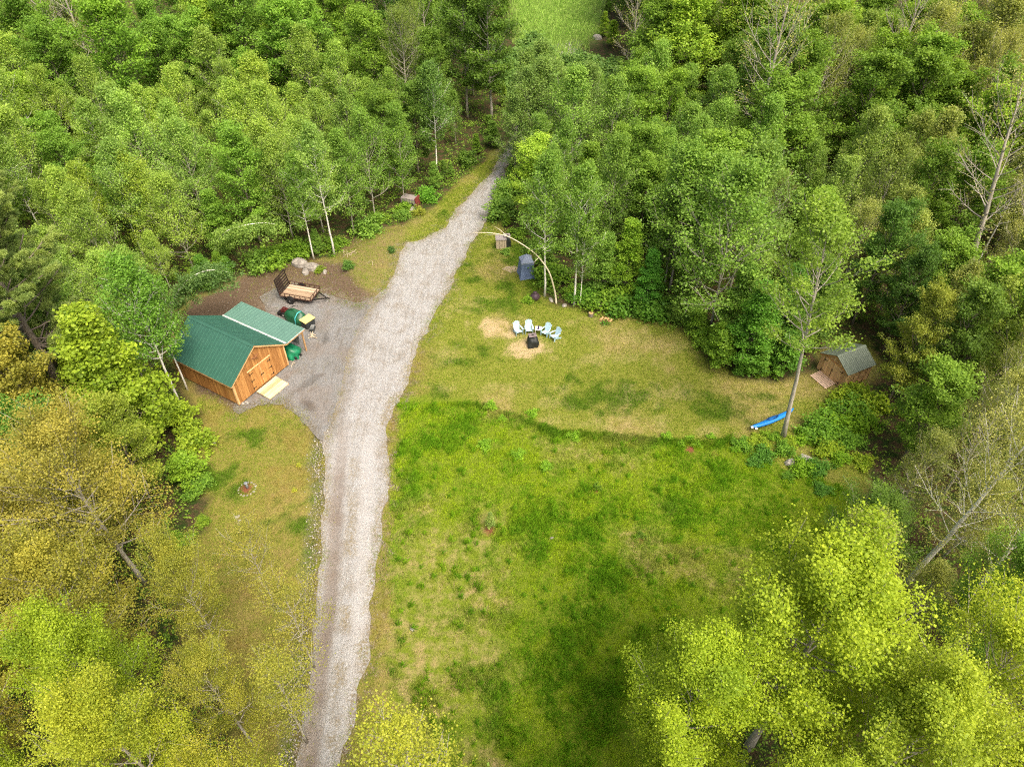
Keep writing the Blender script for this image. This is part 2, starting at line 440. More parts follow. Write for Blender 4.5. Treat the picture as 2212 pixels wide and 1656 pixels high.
def roadmat(name, lightness=1.0, dark=False):
    t = NT(name); co = t.coord()
    v = t.vor(24, co); vc = t.vor(24, co, 'Color'); v2 = t.vor(60, co); v2c = t.vor(60, co, 'Color')
    sep = t.n('ShaderNodeSeparateColor'); t.l(vc, sep.inputs[0]); sep2 = t.n('ShaderNodeSeparateColor'); t.l(v2c, sep2.inputs[0])
    k = lightness
    sc = lambda *c: tuple(x * k for x in c)
    st = t.mix(sep.outputs[0], sc(.33, .335, .325), sc(.545, .55, .54)); st = t.mix(t.rng(sep.outputs[1], .86, .97), st, sc(.32, .25, .20))
    fine = t.mix(sep2.outputs[0], sc(.34, .343, .333), sc(.475, .478, .468))
    c = t.mix(t.rng(sep.outputs[2], .45, .55), fine, st)
    c = t.mix(t.rng(v, .35, .6), c, t.mix(1.0, c, (.72, .70, .67), 'MULTIPLY'))
    nm = t.noise(.9, 5, co, .6); nl = t.noise(.28, 3, co)
    c = t.mix(t.rng(nm, .5, .72), c, t.mix(1.0, c, (.80, .75, .68), 'MULTIPLY'))
    c = t.mix(t.rng(nl, .5, .7, 0, .6), c, t.mix(1.0, c, (.84, .82, .78), 'MULTIPLY')); ns = t.noise(1, 5, t.map(co, (3.5, .45, 1)), .65); c = t.mix(t.rng(ns, .5, .68, 0, .75), c, t.mix(1.0, c, (.76, .71, .64), 'MULTIPLY'))
    c = t.mix(t.attr('pm'), c, t.mix(1.0, c, (.70, .68, .66), 'MULTIPLY')); c = t.mix(t.math('MULTIPLY', t.attr('trk'), .5), c, sc(.47, .46, .44))
    edge = t.attr('edge'); rut = t.attr('rut'); wet = t.attr('wet')
    nf = t.noise(7, 4, co, .7)
    c = t.mix(t.math('MULTIPLY', edge, t.rng(nf, .42, .58)), c, t.mix(nf, sc(.14, .11, .06), sc(.30, .25, .15)))
    c = t.mix(t.math('MULTIPLY', rut, t.rng(nm, .2, .7, .45, 1)), c, t.mix(nf, (.135, .108, .085), (.225, .185, .150)))
    c = t.mix(wet, c, t.mix(1.0, c, (.38, .35, .31), 'MULTIPLY'))
    h = t.math('ADD', v, t.math('MULTIPLY', v2, .5))
    t.princ(c, .9, 0, .15, h, .7, .03)
    return t.m
def woodmat(name, a, b, knots=True, axis=2):
    t = NT(name); co = t.coord()
    s = [16, 16, 16]; s[axis] = 1.6
    n = t.noise(1.0, 5, t.map(co, tuple(s)), .6); lv = t.attr('lv')
    c = t.mix(t.rng(n, .3, .7), a, b)
    c = t.mix(t.rng(lv, 0, 1), t.mix(1.0, c, (.70, .62, .55), 'MULTIPLY'), t.mix(1.0, c, (1.22, 1.22, 1.2), 'MULTIPLY'))
    if knots:
        s2 = [5.5, 5.5, 5.5]; s2[axis] = 2.6
        k = t.vor(1.0, t.map(co, tuple(s2)))
        c = t.mix(t.rng(k, .05, .14, 1, 0), c, (.10, .035, .01))
    t.princ(c, .7, 0, .25, n, .15, .01); return t.m
def metalroof(name, a, rough=.42, dirt=.15):
    t = NT(name); co = t.coord()
    n = t.noise(1.4, 5, co); n2 = t.noise(1, 4, t.map(co, (1.2, 9, 9)))
    c = t.mix(t.rng(n, .3, .75), a, tuple(x * 1.12 + .004 for x in a)); c = t.mix(t.rng(n2, .5, .85, 0, dirt), c, (.20, .24, .20))
    c = t.mix(t.rng(t.attr('lv'), 0, 1, 0, 1), c, t.mix(1.0, c, (1.9, 1.75, 1.7), 'MULTIPLY'))
    t.princ(c, rough, 0, .4); return t.m

M = {}
M['ground'] = groundmat(); M['road'] = roadmat('road_gravel', .86); M['pad'] = roadmat('pad_gravel', .55)
M['pine_board'] = woodmat('pine_board', (.31, .135, .036), (.56, .30, .105))
M['pine_trim'] = woodmat('pine_trim', (.52, .30, .13), (.68, .44, .22), False)
M['new_wood'] = woodmat('new_wood', (.52, .38, .19), (.68, .55, .34), False, 0)
M['weathered'] = woodmat('weathered_board', (.42, .25, .11), (.66, .45, .24))
M['deck_old'] = woodmat('old_decking', (.36, .26, .19), (.52, .40, .31), False, 0)
M['trailer_deck'] = woodmat('trailer_plank', (.33, .25, .165), (.47, .38, .27), True, 0)
M['green_roof'] = metalroof('green_metal', (.022, .078, .056), .45, .05)
M['green_roof_new'] = metalroof('green_metal_lean_to', (.062, .135, .105), .5, .12)
M['olive_roof'] = metalroof('olive_metal', (.105, .135, .100), .5, .1)
M['strip'] = simple('white_flashing', (.34, .38, .355), .5)
M['black_iron'] = simple('black_iron', (.012, .010, .009), .55)
M['rust_iron'] = simple('rusty_iron', (.055, .024, .016), .75)
M['mesh_iron'] = simple('ramp_mesh', (.045, .028, .020), .8)
M['rubber'] = simple('rubber', (.018, .018, .018), .85)
M['rim'] = simple('rim', (.45, .44, .42), .4, .5)
M['tarp'] = simple('green_tarp', (.006, .15, .065), .4, 0, .35, 3, .5, .5)
M['tarp_dark'] = simple('dark_green_tarp', (.008, .075, .03), .45, 0, .35, 3, .5, .5)
M['teal'] = simple('teal_strap', (.05, .33, .33), .5)
M['yellow'] = simple('yellow_plastic', (.62, .52, .18), .45, 0, .08)
M['dark_plastic'] = simple('dark_plastic', (.035, .04, .04), .5)
M['grey_tarp'] = simple('grey_sheet', (.20, .21, .20), .6)
M['chair'] = simple('pale_blue_plastic', (.34, .49, .56), .5, 0, .06)
M['table'] = simple('white_table', (.56, .50, .48), .6, 0, .08)
M['dark_thing'] = simple('dark_glass', (.04, .03, .10), .3)
M['cover'] = simple('black_cover', (.013, .016, .014), .6, 0, .4, 4, .4, .6)
M['grey_lid'] = simple('grey_lid', (.16, .13, .13), .6)
M['tent'] = simple('tent_cloth', (.12, .165, .27), .75, 0, .15, 3, .2, .4)
M['tent_top'] = simple('tent_roof_cloth', (.24, .28, .36), .75, 0, .1, 3, .2, .4)
M['kayak'] = simple('blue_plastic', (.015, .20, .62), .35, 0, .12, 4, .5)
M['kayak_dark'] = simple('kayak_seat', (.01, .05, .16), .6)
M['white'] = simple('white_plastic', (.75, .75, .72), .5, 0, .05)
M['urn'] = simple('urn', (.055, .035, .045), .45)
M['rock'] = simple('rock', (.24, .22, .19), .9, 0, .45, 5, .1, .8)
M['rock_pale'] = simple('pale_rock', (.30, .28, .24), .9, 0, .35, 6, .1, .6)
M['slab'] = simple('sand_slab', (.36, .28, .20), .9, 0, .15)
M['red'] = simple('faded_red', (.16, .035, .03), .6)
M['panel_grey'] = simple('panel_grey', (.24, .21, .20), .6)
M['cut_wood'] = simple('cut_wood', (.45, .28, .13), .8)
M['steel'] = simple('well_casing', (.20, .22, .23), .5, .3)
M['arch_wood'] = simple('peeled_stem', (.56, .50, .36), .8, 0, .15)
M['drywood'] = simple('dry_wood', (.42, .35, .24), .9)
M['redpaint'] = simple('engine_red', (.07, .014, .012), .4)

# ------------------------------------------------------------------ ground sheet
def axis(lo, hi, step, out_lo, out_hi):
    a = list(np.arange(lo, hi + 1e-6, step)); s = step; x = lo; left = []
    while x > out_lo: s *= 1.35; x -= s; left.append(x)
    s = step; x = a[-1]; right = []
    while x < out_hi: s *= 1.35; x += s; right.append(x)
    return np.array(left[::-1] + a + right)
def build_ground():
    xs = axis(-34, 34, .26, -900, 900); ys = axis(6, 78, .28, -300, 1500)
    X, Y = np.meshgrid(xs, ys); nx, ny = len(xs), len(ys)
    x, y = X.ravel(), Y.ravel()
    z = hgt(x, y) + (fbm(x, y, .8, 6) - .5) * .04
    i = np.arange(nx - 1); j = np.arange(ny - 1); I, J = np.meshgrid(i, j)
    a = (J * nx + I).ravel(); Q = np.c_[a, a + 1, a + 1 + nx, a + nx]
    droad = np.maximum(sdf(ROAD, x, y), sdf(PAD, x, y))
    z = np.where(droad > -.7, z - .03 * sm(-.7, -.1, droad) - .02, z)
    me = np_mesh('ground', np.c_[x, y, z], Q, None, True)
    mk = masks(x, y)
    for k in ('clear', 'field', 'tall', 'dry', 'dark', 'green', 'straw', 'mulch', 'dirt', 'bank', 'shoulder', 'ditch', 'left'):
        at = me.attributes.new(k, 'FLOAT', 'POINT'); at.data.foreach_set('value', np.clip(mk[k], 0, 1).astype(np.float32))
    tag(link('ground', me, M['ground']), kind='structure')
build_ground()

def region_mesh(name, poly, cell, amp, zf, mat, af):
    """sheet over a ragged-edged region (marching squares on a distance field)"""
    lo = poly.min(0) - 1; hi = poly.max(0) + 1
    xs = np.arange(lo[0], hi[0], cell); ys = np.arange(lo[1], hi[1], cell)
    X, Y = np.meshgrid(xs, ys, indexing='ij')
    D = sdf(poly, X, Y) + (fbm(X, Y, 2.2, 1) - .5) * amp * 1.2 + (fbm(X, Y, 1.4, 2, 6) - .5) * amp * 1.1
    V = []; Fc = []; idx = {}
    def vid(key, p):
        if key not in idx: idx[key] = len(V); V.append(p)
        return idx[key]
    nx, ny = D.shape
    ins = D > 0
    for i in range(nx - 1):
        if not ins[i:i + 2].any(): continue
        for j in range(ny - 1):
            cs = [(i, j), (i + 1, j), (i + 1, j + 1), (i, j + 1)]
            fl = [ins[c] for c in cs]
            if not any(fl): continue
            f = []
            for k in range(4):
                a, b = cs[k], cs[(k + 1) % 4]
                if fl[k]: f.append(vid(a, (X[a], Y[a])))
                if fl[k] != fl[(k + 1) % 4]:
                    t = D[a] / (D[a] - D[b]); t = min(max(t, .02), .98)
                    key = (min(a, b), max(a, b))
                    f.append(vid(key, (X[a] + (X[b] - X[a]) * t, Y[a] + (Y[b] - Y[a]) * t)))
            if len(f) > 2: Fc.append(f)
    V = np.array(V)
    d = sdf(poly, V[:, 0], V[:, 1]); z = zf(V[:, 0], V[:, 1], d)
    me = bpy.data.meshes.new(name); me.from_pydata(np.c_[V, z].tolist(), [], Fc)
    me.polygons.foreach_set('use_smooth', np.ones(len(Fc), bool)); me.update()
    for k, a in af(V[:, 0], V[:, 1], d).items():
        at = me.attributes.new(k, 'FLOAT', 'POINT'); at.data.foreach_set('value', np.clip(a, 0, 1).astype(np.float32))
    return tag(link(name, me, mat), kind='structure')
def road_at(x, y, d):
    yy = sm(36, 24, y)
    rut = (1 - sm(.15, .62, pdist(RUT1, x, y))) * sm(36, 26, y)
    w = fbm(x, y, 1.5, 4)
    wet = np.zeros_like(x)
    dm = sm(-1.0, .6, sdf(PAD, x, y) + (fbm(x, y, 1.4, 6) - .5) * 1.6) * sm(2.0, .3, d)
    trk = np.maximum(1 - sm(.2, .75, np.abs(pdist(RUT1, x, y) - 1.75)), (1 - sm(.25, .7, pdist(RUT1, x, y))) * sm(24, 34, y)) * .8 * sm(33.5, 31, y)
    ctr = (1 - sm(.1, .55, np.abs(pdist(RUT1, x, y) - .95))) * sm(34, 28, y) * sm(.45, .62, w)
    return {'pm': dm, 'trk': trk, 'edge': np.maximum.reduce([ctr * .8, 1 - sm(0, .8, d + (w - .5) * 1.2), (1 - sm(.1, 1.5, sdf(ROAD_R, x, y) * -1 + (w - .5) * 1.6)) * .9]), 'rut': np.maximum(rut, sm(.58, .75, fbm(x, y, 3, 2)) * .35 * (.3 + yy)), 'wet': wet}
def pad_at(x, y, d):
    wet = np.zeros_like(x)
    for (u, v, rx, ry, a) in ((668, 826, 1.25, .38, .9), (703, 733, .28, .8, .1), (665, 875, .5, .9, .7)):
        cx, cy = G(u, v)[:2]; ca, sa = math.cos(a), math.sin(a)
        px, py = (x - cx) * ca + (y - cy) * sa, -(x - cx) * sa + (y - cy) * ca
        wet = np.maximum(wet, 1 - sm(.6, 1.15, np.sqrt((px / rx) ** 2 + (py / ry) ** 2) + (fbm(x, y, .7, 3) - .5) * .7))
    return {'edge': 1 - sm(0, 1.0, d + (fbm(x, y, 1.5, 4) - .5) * 1.5), 'rut': sm(.5, .7, fbm(x, y, 1.6, 3)) * .5, 'wet': wet * .5}
def road_z(x, y, d):
    rut = (1 - sm(.05, .4, pdist(RUT1, x, y))) * sm(34, 27, y)
    return .012 + .05 * sm(.1, 1.4, d) - .05 * rut * sm(0, .4, d) + (fbm(x, y, .7, 3) - .5) * .02 * sm(.2, .8, d)
def pad_z(x, y, d): return .004 + .012 * sm(0, 1, d) - .02 * sm(.2, -.3, -sdf(ROAD, x, y) + 0) * 0
region_mesh('road', ROAD, .17, .55, road_z, M['road'], road_at)
TRACK = GP([(1172, 132), (1190, 100), (1232, 84), (1262, 92), (1250, 116), (1215, 132), (1190, 150)])
region_mesh('track', TRACK, .4, .8, lambda x, y, d: .10 + .0 * d, M['road'], lambda x, y, d: {'edge': 1 - sm(0, 1.2, d), 'rut': d * 0 + .3, 'wet': d * 0, 'pm': d * 0, 'trk': d * 0})
region_mesh('driveway', PAD, .19, .5, pad_z, M['pad'], pad_at)

# ------------------------------------------------------------------ grass (stuff)
def in_frame(x, y, pad=120, z=0):
    dz = z - CAMH
    d = y * cp - dz * sp; w = y * sp + dz * cp
    u = 1106 + F * x / d; v = 828 - F * w / d
    return (d > 1) & (u > -pad) & (u < 2212 + pad) & (v > -pad) & (v < 1656 + pad)
def scatter(n, x0, x1, y0, y1, rs, wfun):
    x = rs.uniform(x0, x1, n); y = rs.uniform(y0, y1, n)
    k = in_frame(x, y); x, y = x[k], y[k]
    k = rs.rand(len(x)) < wfun(x, y)
    return x[k], y[k]
def blades(x, y, z, L, W, rs, col, per=3, spread=.05, lean=.5):
    n = len(x) * per
    x = np.repeat(x, per) + rs.normal(0, 1, n) * np.repeat(spread, per) if np.ndim(spread) else np.repeat(x, per) + rs.normal(0, spread, n)
    y = np.repeat(y, per) + (rs.normal(0, 1, n) * np.repeat(spread, per) if np.ndim(spread) else rs.normal(0, spread, n))
    z = np.repeat(z, per); L = np.repeat(L, per) * rs.uniform(.6, 1.25, n); col = np.repeat(col, per, 0)
    a = rs.uniform(0, 2 * np.pi, n); b = a + rs.uniform(.9, 2.2, n)
    ln = rs.uniform(.1, 1, n) * lean
    dx, dy = np.cos(a) * ln * L, np.sin(a) * ln * L
    wx, wy = np.cos(b) * W / 2, np.sin(b) * W / 2
    h = L * np.sqrt(np.clip(1 - ln * ln, .1, 1))
    p0 = np.c_[x - wx, y - wy, z - .01]; p1 = np.c_[x + wx, y + wy, z - .01]
    m0 = np.c_[x + dx * .45 + wx * .8, y + dy * .45 + wy * .8, z + h * .7]; tip = np.c_[x + dx, y + dy, z + h]
    V = np.stack([p0, p1, m0, tip], 1).reshape(-1, 3)
    Q = np.arange(n * 4).reshape(-1, 4)
    c = col * rs.uniform(.75, 1.3, (n, 1))
    return V, Q, c
def merge(parts):
    V, Q, Cc, o = [], [], [], 0
    for v, q, c in parts:
        V.append(v); Q.append(q + o); Cc.append(c); o += len(v)
    return np.concatenate(V), np.concatenate(Q), np.concatenate(Cc)
def mixc(a, b, t): return np.asarray(a) * (1 - t[:, None]) + np.asarray(b) * t[:, None]
rs = np.random.RandomState(5)
def offroad(x, y):
    sh = sdf(np.array([G(*p)[:2] for p in ((517, 880), (628, 790), (680, 765), (560, 640), (400, 700), (385, 790))]), x, y)
    d = np.maximum(sdf(ROAD, x, y) , sdf(PAD, x, y) - .2) + (fbm(x, y, 2.2, 1) - .5) * .66 + (fbm(x, y, 1.4, 2, 6) - .5) * .6
    edge = .75 * sm(.9, .0, d) * sm(.42, .66, fbm(x, y, .7, 6)) * (d > -.5)
    return np.maximum(np.maximum(sm(.1, -.35, d), edge), .012) * (sh < 0)
# short lawn
def w_lawn(x, y):
    m = masks(x, y)
    return m['clear'] * (1 - .85 * m['tall']) * (1 - .75 * m['straw']) * (1 - .86 * m['dirt']) * (1 - .6 * m['bank']) * (1 - m['mulch']) * offroad(x, y) * 1
lx, ly = scatter(620000, -22, 30, 8, 72, rs, w_lawn)
mk = masks(lx, ly)
cl = mixc((.130, .190, .014), (.27, .235, .070), np.clip(mk['dry'] * .6 + (rs.rand(len(lx)) < .16) * .6, 0, 1))
cl = mixc(cl, (.080, .155, .012), mk['green'] * .85)
cl = mixc(cl, (.22, .17, .050), mk['left'] * (1 - mk['green']) * sm(.42, .68, fbm(lx, ly, 1.6, 2)) * .75)
cl = mixc(cl, (.11, .17, .015), mk['tall'] * (1 - mk['dry']))
p1 = blades(lx, ly, hgt(lx, ly), np.full(len(lx), .085) * (1 + .8 * mk['green']), .022, rs, cl, 3, .06, .8)
V, Q, cc = merge([p1])
tag(link('grass', np_mesh('lawn_grass', V, Q, {'col': cc}), GRASS), 'short patchy mown grass over the clearing', 'grass', kind='stuff')
# tall meadow grass
def w_tall(x, y):
    m = masks(x, y)
    return m['tall'] * (.38 + .35 * sm(.38, .6, fbm(x, y, 1.1, 6)) + .4 * m['dark'] + .6 * (1 - sm(.1, .8, pdist(GP(LAWN_N), x, y)))) * (1 - .72 * m['dryt'] * (1 - m['dark'])) * (1 - m['mulch']) * offroad(x, y) * m['clear']
tx, ty = scatter(130000, -10, 27, 8, 35, rs, w_tall)
mk = masks(tx, ty); cn = fbm(tx, ty, 1.0, 3)
ct = mixc((.118, .215, .010), (.205, .275, .014), sm(.35, .65, cn)); ct = mixc(ct, (.085, .185, .010), np.clip(mk['dark'] * .7, 0, 1)); eg = (1 - sm(.2, .9, pdist(GP(LAWN_N), tx, ty))); ct = mixc(ct, (.060, .130, .010), eg * .7); ct = mixc(ct, (.25, .22, .07), mk['dry'] * .5)  # blades along the lawn edge coloured darker, painting in that edge's shadow side
Lt = .13 + .10 * fbm(tx, ty, 1.4, 4) + .10 * mk['dark'] + .16 * eg
p2 = blades(tx, ty, hgt(tx, ty), Lt, .024, rs, ct, 6, .07, .95)
# clumps: dense rosettes of long blades
kx, ky = scatter(9000, -10, 27, 8, 35, rs, lambda x, y: masks(x, y)['tall'] * (.06 + .30 * masks(x, y)['dark']) * offroad(x, y) * masks(x, y)['clear'])
ck = mixc((.085, .185, .010), (.140, .235, .012), rs.rand(len(kx)))
p3 = blades(kx, ky, hgt(kx, ky), rs.uniform(.25, .42, len(kx)), .026, rs, ck, 34, .07, .95)
V, Q, cc = merge([p2, p3])
tag(link('tall_grass', np_mesh('tall_grass', V, Q, {'col': cc}), GRASS), 'taller uneven green grass with dark tussocks in the near meadow', 'grass', kind='stuff')
# distant field
fx, fy = scatter(60000, -5, 40, 70, 180, rs, lambda x, y: masks(x, y)['field'])
cf = mixc((.17, .26, .05), (.25, .34, .085), rs.rand(len(fx)))
p4 = blades(fx, fy, hgt(fx, fy), rs.uniform(.4, .9, len(fx)), .08, rs, cf, 4, .15, .6)
tag(link('field_grass', np_mesh('field_grass', p4[0], p4[1], {'col': p4[2]}), GRASS), 'bright green tall grass of the far field beyond the trees', 'grass', kind='stuff')

# ------------------------------------------------------------------ leaves, trees
def unit(v): return v / (np.linalg.norm(v, axis=-1, keepdims=True) + 1e-9)
def leaf_quads(c, size, rs, up=.6, asp=.62, val=None):
    n = len(c)
    nr = unit(rs.normal(0, 1, (n, 3)) + np.array([0, 0, up * 1.6]))
    a = rs.normal(0, 1, (n, 3)); a = unit(a - nr * (a * nr).sum(1, keepdims=True))
    b = np.cross(nr, a); s = (size * rs.uniform(.45, 1.5, n))[:, None] / 2
    V = np.stack([c + a * s, c + b * s * asp + nr * s * .25, c - a * s, c - b * s * asp + nr * s * .25], 1).reshape(-1, 3)
    return V, np.arange(n * 4).reshape(-1, 4)
def grow(seed, H, Rr, base=.25, nprim=34, nsec=5, el0=10, el1=60, leaf=.13, nleaf=40, sig=.28, flat=.7, prof=None, tr=.1, upc=.5,
         leafcol=None, twig=True, cpts=2, trunk_pts=None, fill=0, updir=.6, asp=.62, inner=.35, vl=.72, seclen=1.0, limb=.45):
    rs = np.random.RandomState(seed); rd = random.Random(seed)
    mb = MB()
    if trunk_pts is None:
        wx, wy = rd.uniform(-.3, .3), rd.uniform(-.3, .3)
        trunk_pts = [(wx * math.sin(t * 3) * t + rd.uniform(-.03, .03), wy * math.sin(t * 2.5 + 1) * t + rd.uniform(-.03, .03), t * H * .97) for t in [i / 9 for i in range(10)]]
        trunk_pts[0] = (0, 0, -.15)
    tp = np.array(trunk_pts); nt = len(tp)
    mb.tube(tp.tolist(), [tr * (1 - .88 * (i / (nt - 1)) ** .9) * (1.25 if i == 0 else 1) for i in range(nt)], 7)
    def T(t):
        f = t * (nt - 1); i = min(int(f), nt - 2); return tp[i] + (tp[i + 1] - tp[i]) * (f - i)
    cen = []; cv = []; pv = 0
    prof = prof or (lambda t: math.sin(math.pi * (t * .86 + .12)) ** .7)
    for i in range(nprim):
        tt = ((i + .5) / nprim) ** .92; t = base + (1 - base) * tt
        az = i * 2.39996 + rd.uniform(-.4, .4); ln = Rr * prof(tt) * rd.uniform(vl, 1.14)
        el = R(el0 + (el1 - el0) * tt + rd.uniform(-9, 9))
        p = Vector(T(min(t, .98))); P = [p]
        for s in range(4):
            e = el + upc * s / 4
            p = p + Vector((math.cos(az) * math.cos(e), math.sin(az) * math.cos(e), math.sin(e))) * ln / 4
            az += rd.uniform(-.15, .15); P.append(p)
        r0 = max(.012, tr * (1 - t) * limb + .012)
        mb.tube([tuple(q) for q in P], [r0 * (1 - .8 * k / 4) for k in range(5)], 4, cap=False)
        pv = rd.random(); cen.append(P[-1]); cv.append(pv)
        for k in range(nsec):
            f = inner + (1 - inner) * (k + rd.random()) / nsec
            j = min(int(f * 4), 3); q = P[j].lerp(P[j + 1], f * 4 - j)
            az2 = az + rd.choice((-1, 1)) * rd.uniform(.5, 1.3); e2 = el + rd.uniform(-.3, .7)
            l2 = ln * rd.uniform(.25, .5) * (1.15 - .5 * f) * seclen
            d = Vector((math.cos(az2) * math.cos(e2), math.sin(az2) * math.cos(e2), math.sin(e2)))
            e = q + d * l2
            if twig: mb.tube([tuple(q), tuple(q + d * l2 * .5 + Vector((0, 0, .02))), tuple(e)], [r0 * .4, r0 * .28, .005], 3, cap=False)
            v = .55 * pv + .45 * rd.random()
            for c in range(cpts):
                g = (c + 1) / cpts; cen.append(q.lerp(e, g)); cv.append(v)
    for k in range(3):
        cen.append(Vector(T(.93 + .03 * k)) + Vector((0, 0, .1 * k))); cv.append(rd.random())
    cen = np.array([tuple(c) for c in cen]); cv = np.array(cv)
    if fill:
        j = rs.randint(0, len(cen), fill); cen = np.r_[cen, cen[j] + rs.normal(0, Rr * .12, (fill, 3))]; cv = np.r_[cv, rs.rand(fill)]
    k = np.maximum(2, (nleaf * rs.uniform(.4, 1.5, len(cen))).astype(int))
    c = np.repeat(cen, k, 0); n = len(c)
    off = rs.normal(0, 1, (n, 3)); off = off / (1 + .25 * np.linalg.norm(off, axis=1, keepdims=True))
    c = c + off * np.array([sig, sig, sig * flat]) * 1.35
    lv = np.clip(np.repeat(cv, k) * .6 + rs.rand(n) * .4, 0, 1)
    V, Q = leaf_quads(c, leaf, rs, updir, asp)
    return mb.mesh('trunk', True), np_mesh('crown', V, Q, {'lv': lv}), H, Rr

def cone(t): return (1 - t) ** .75 * .95 + .08 if t > .18 else .55 + t * 2.2
def tallp(t): return max(.20, (math.sin(math.pi * min(1, t * .74 + .22)) ** .6) * (1 - .22 * t))
def roundp(t): return max(.12, math.sqrt(max(0, 1 - (1.9 * t - .85) ** 2)))
KIND = {}
KIND['aspen'] = [grow(100 + i, 10.0, 2.35 + .2 * (i % 4), .14 + .05 * (i % 3), 40, 8, 24, 62, .12, 24, .21, 1.0, tallp, .075, .55, cpts=2, vl=.5, seclen=1.35) for i in range(7)]
KIND['birch'] = [grow(200 + i, 10.5, 2.2 + .15 * (i % 3), .36, 34, 8, 24, 62, .12, 24, .22, .95, tallp, .085, .5, cpts=2, vl=.5, seclen=1.3) for i in range(4)]
KIND['maple'] = [grow(300 + i, 11.0, 3.0 + .2 * (i % 3), .22, 44, 8, 12, 66, .14, 34, .26, .42, roundp, .13, .35, cpts=2, updir=.9, asp=.8, vl=.5, seclen=1.15) for i in range(5)]
KIND['cone_maple'] = [grow(350 + i, 9.0, 2.2, .08, 46, 6, 8, 60, .145, 36, .30, .42, cone, .10, .3, cpts=2, updir=.9, asp=.8) for i in range(3)]
KIND['near_maple'] = [grow(400 + i, 14.0, 4.2, .26, 46, 9, 24, 70, .08, 84, .29, .36, roundp, .19, .35, cpts=3, updir=1.0, asp=.85, vl=.6, seclen=1.1) for i in range(3)]
KIND['open_maple'] = [grow(450 + i, 12.0, 4.2, .24, 40, 8, 20, 66, .08, 42, .30, .42, roundp, .15, .3, cpts=3, updir=1.0, asp=.8, vl=.42, seclen=1.15) for i in range(3)]
KIND['thin_maple'] = [grow(490 + i, 10.5, 2.6, .35, 28, 8, 30, 66, .065, 18, .28, .6, roundp, .07, .35, cpts=2, updir=1.0, asp=.8, vl=.45, seclen=1.2) for i in range(2)]
KIND['old_birch'] = [grow(480 + i, 13.0, 3.0, .30, 36, 8, 24, 62, .08, 26, .34, .95, roundp, .17, .4, limb=.16, cpts=2, asp=.6, vl=.5, seclen=1.4) for i in range(2)]
KIND['tall_maple'] = [grow(470, 16.5, 3.9, .45, 38, 8, 22, 62, .13, 24, .25, .5, roundp, .17, .35, cpts=2, updir=1.0, asp=.8, vl=.5)]
KIND['olive'] = [grow(500 + i, 12.0, 2.9, .18, 44, 8, 24, 66, .10, 24, .22, 1.0, roundp, .13, .4, cpts=2, asp=.5) for i in range(3)]
KIND['bare'] = [grow(550 + i, 13.0, 3.3, .34, 30, 10, 25, 68, .10, 5, .30, .9, roundp, .21, .4, cpts=2, limb=.26) for i in range(2)]
KIND['sapling'] = [grow(600 + i, 3.4, 1.15, .06, 20, 4, 15, 60, .15, 22, .20, .6, cone, .03, .3, cpts=2, updir=.9, asp=.7) for i in range(3)]
def shrub(seed, H, Rr, leaf=.11, ncl=70, nleaf=34):
    rs = np.random.RandomState(seed); mb = MB(); cen = []
    for i in range(ncl):
        a, e = rs.uniform(0, 6.28), math.asin(rs.uniform(.05, 1)); rr = rs.uniform(.35, .85) * (1 + .45 * math.sin(3 * a + seed) * math.cos(e)) + (.35 if rs.rand() < .16 else 0)
        c = (math.cos(a) * math.cos(e) * Rr * rr, math.sin(a) * math.cos(e) * Rr * rr, .08 + math.sin(e) * H * rr * .9)
        cen.append(c)
        if i % 3 == 0: mb.tube([(c[0] * .1, c[1] * .1, -.05), (c[0] * .6, c[1] * .6, c[2] * .6), c], [.018, .01, .004], 4, cap=False)
    cen = np.array(cen); k = np.maximum(3, (nleaf * rs.uniform(.5, 1.5, ncl)).astype(int)); cv = rs.rand(ncl)
    c = np.repeat(cen, k, 0) + rs.normal(0, 1, (k.sum(), 3)) * np.array([.15, .15, .11]) * Rr
    c[:, 2] = np.maximum(c[:, 2], .03)
    V, Q = leaf_quads(c, leaf, rs, .9, .7)
    return mb.mesh('stems', True), np_mesh('foliage', V, Q, {'lv': np.clip(np.repeat(cv, k) * .5 + rs.rand(k.sum()) * .5, 0, 1)}), H, Rr
KIND['shrub'] = [shrub(700 + i, 1.0, .8) for i in range(4)]
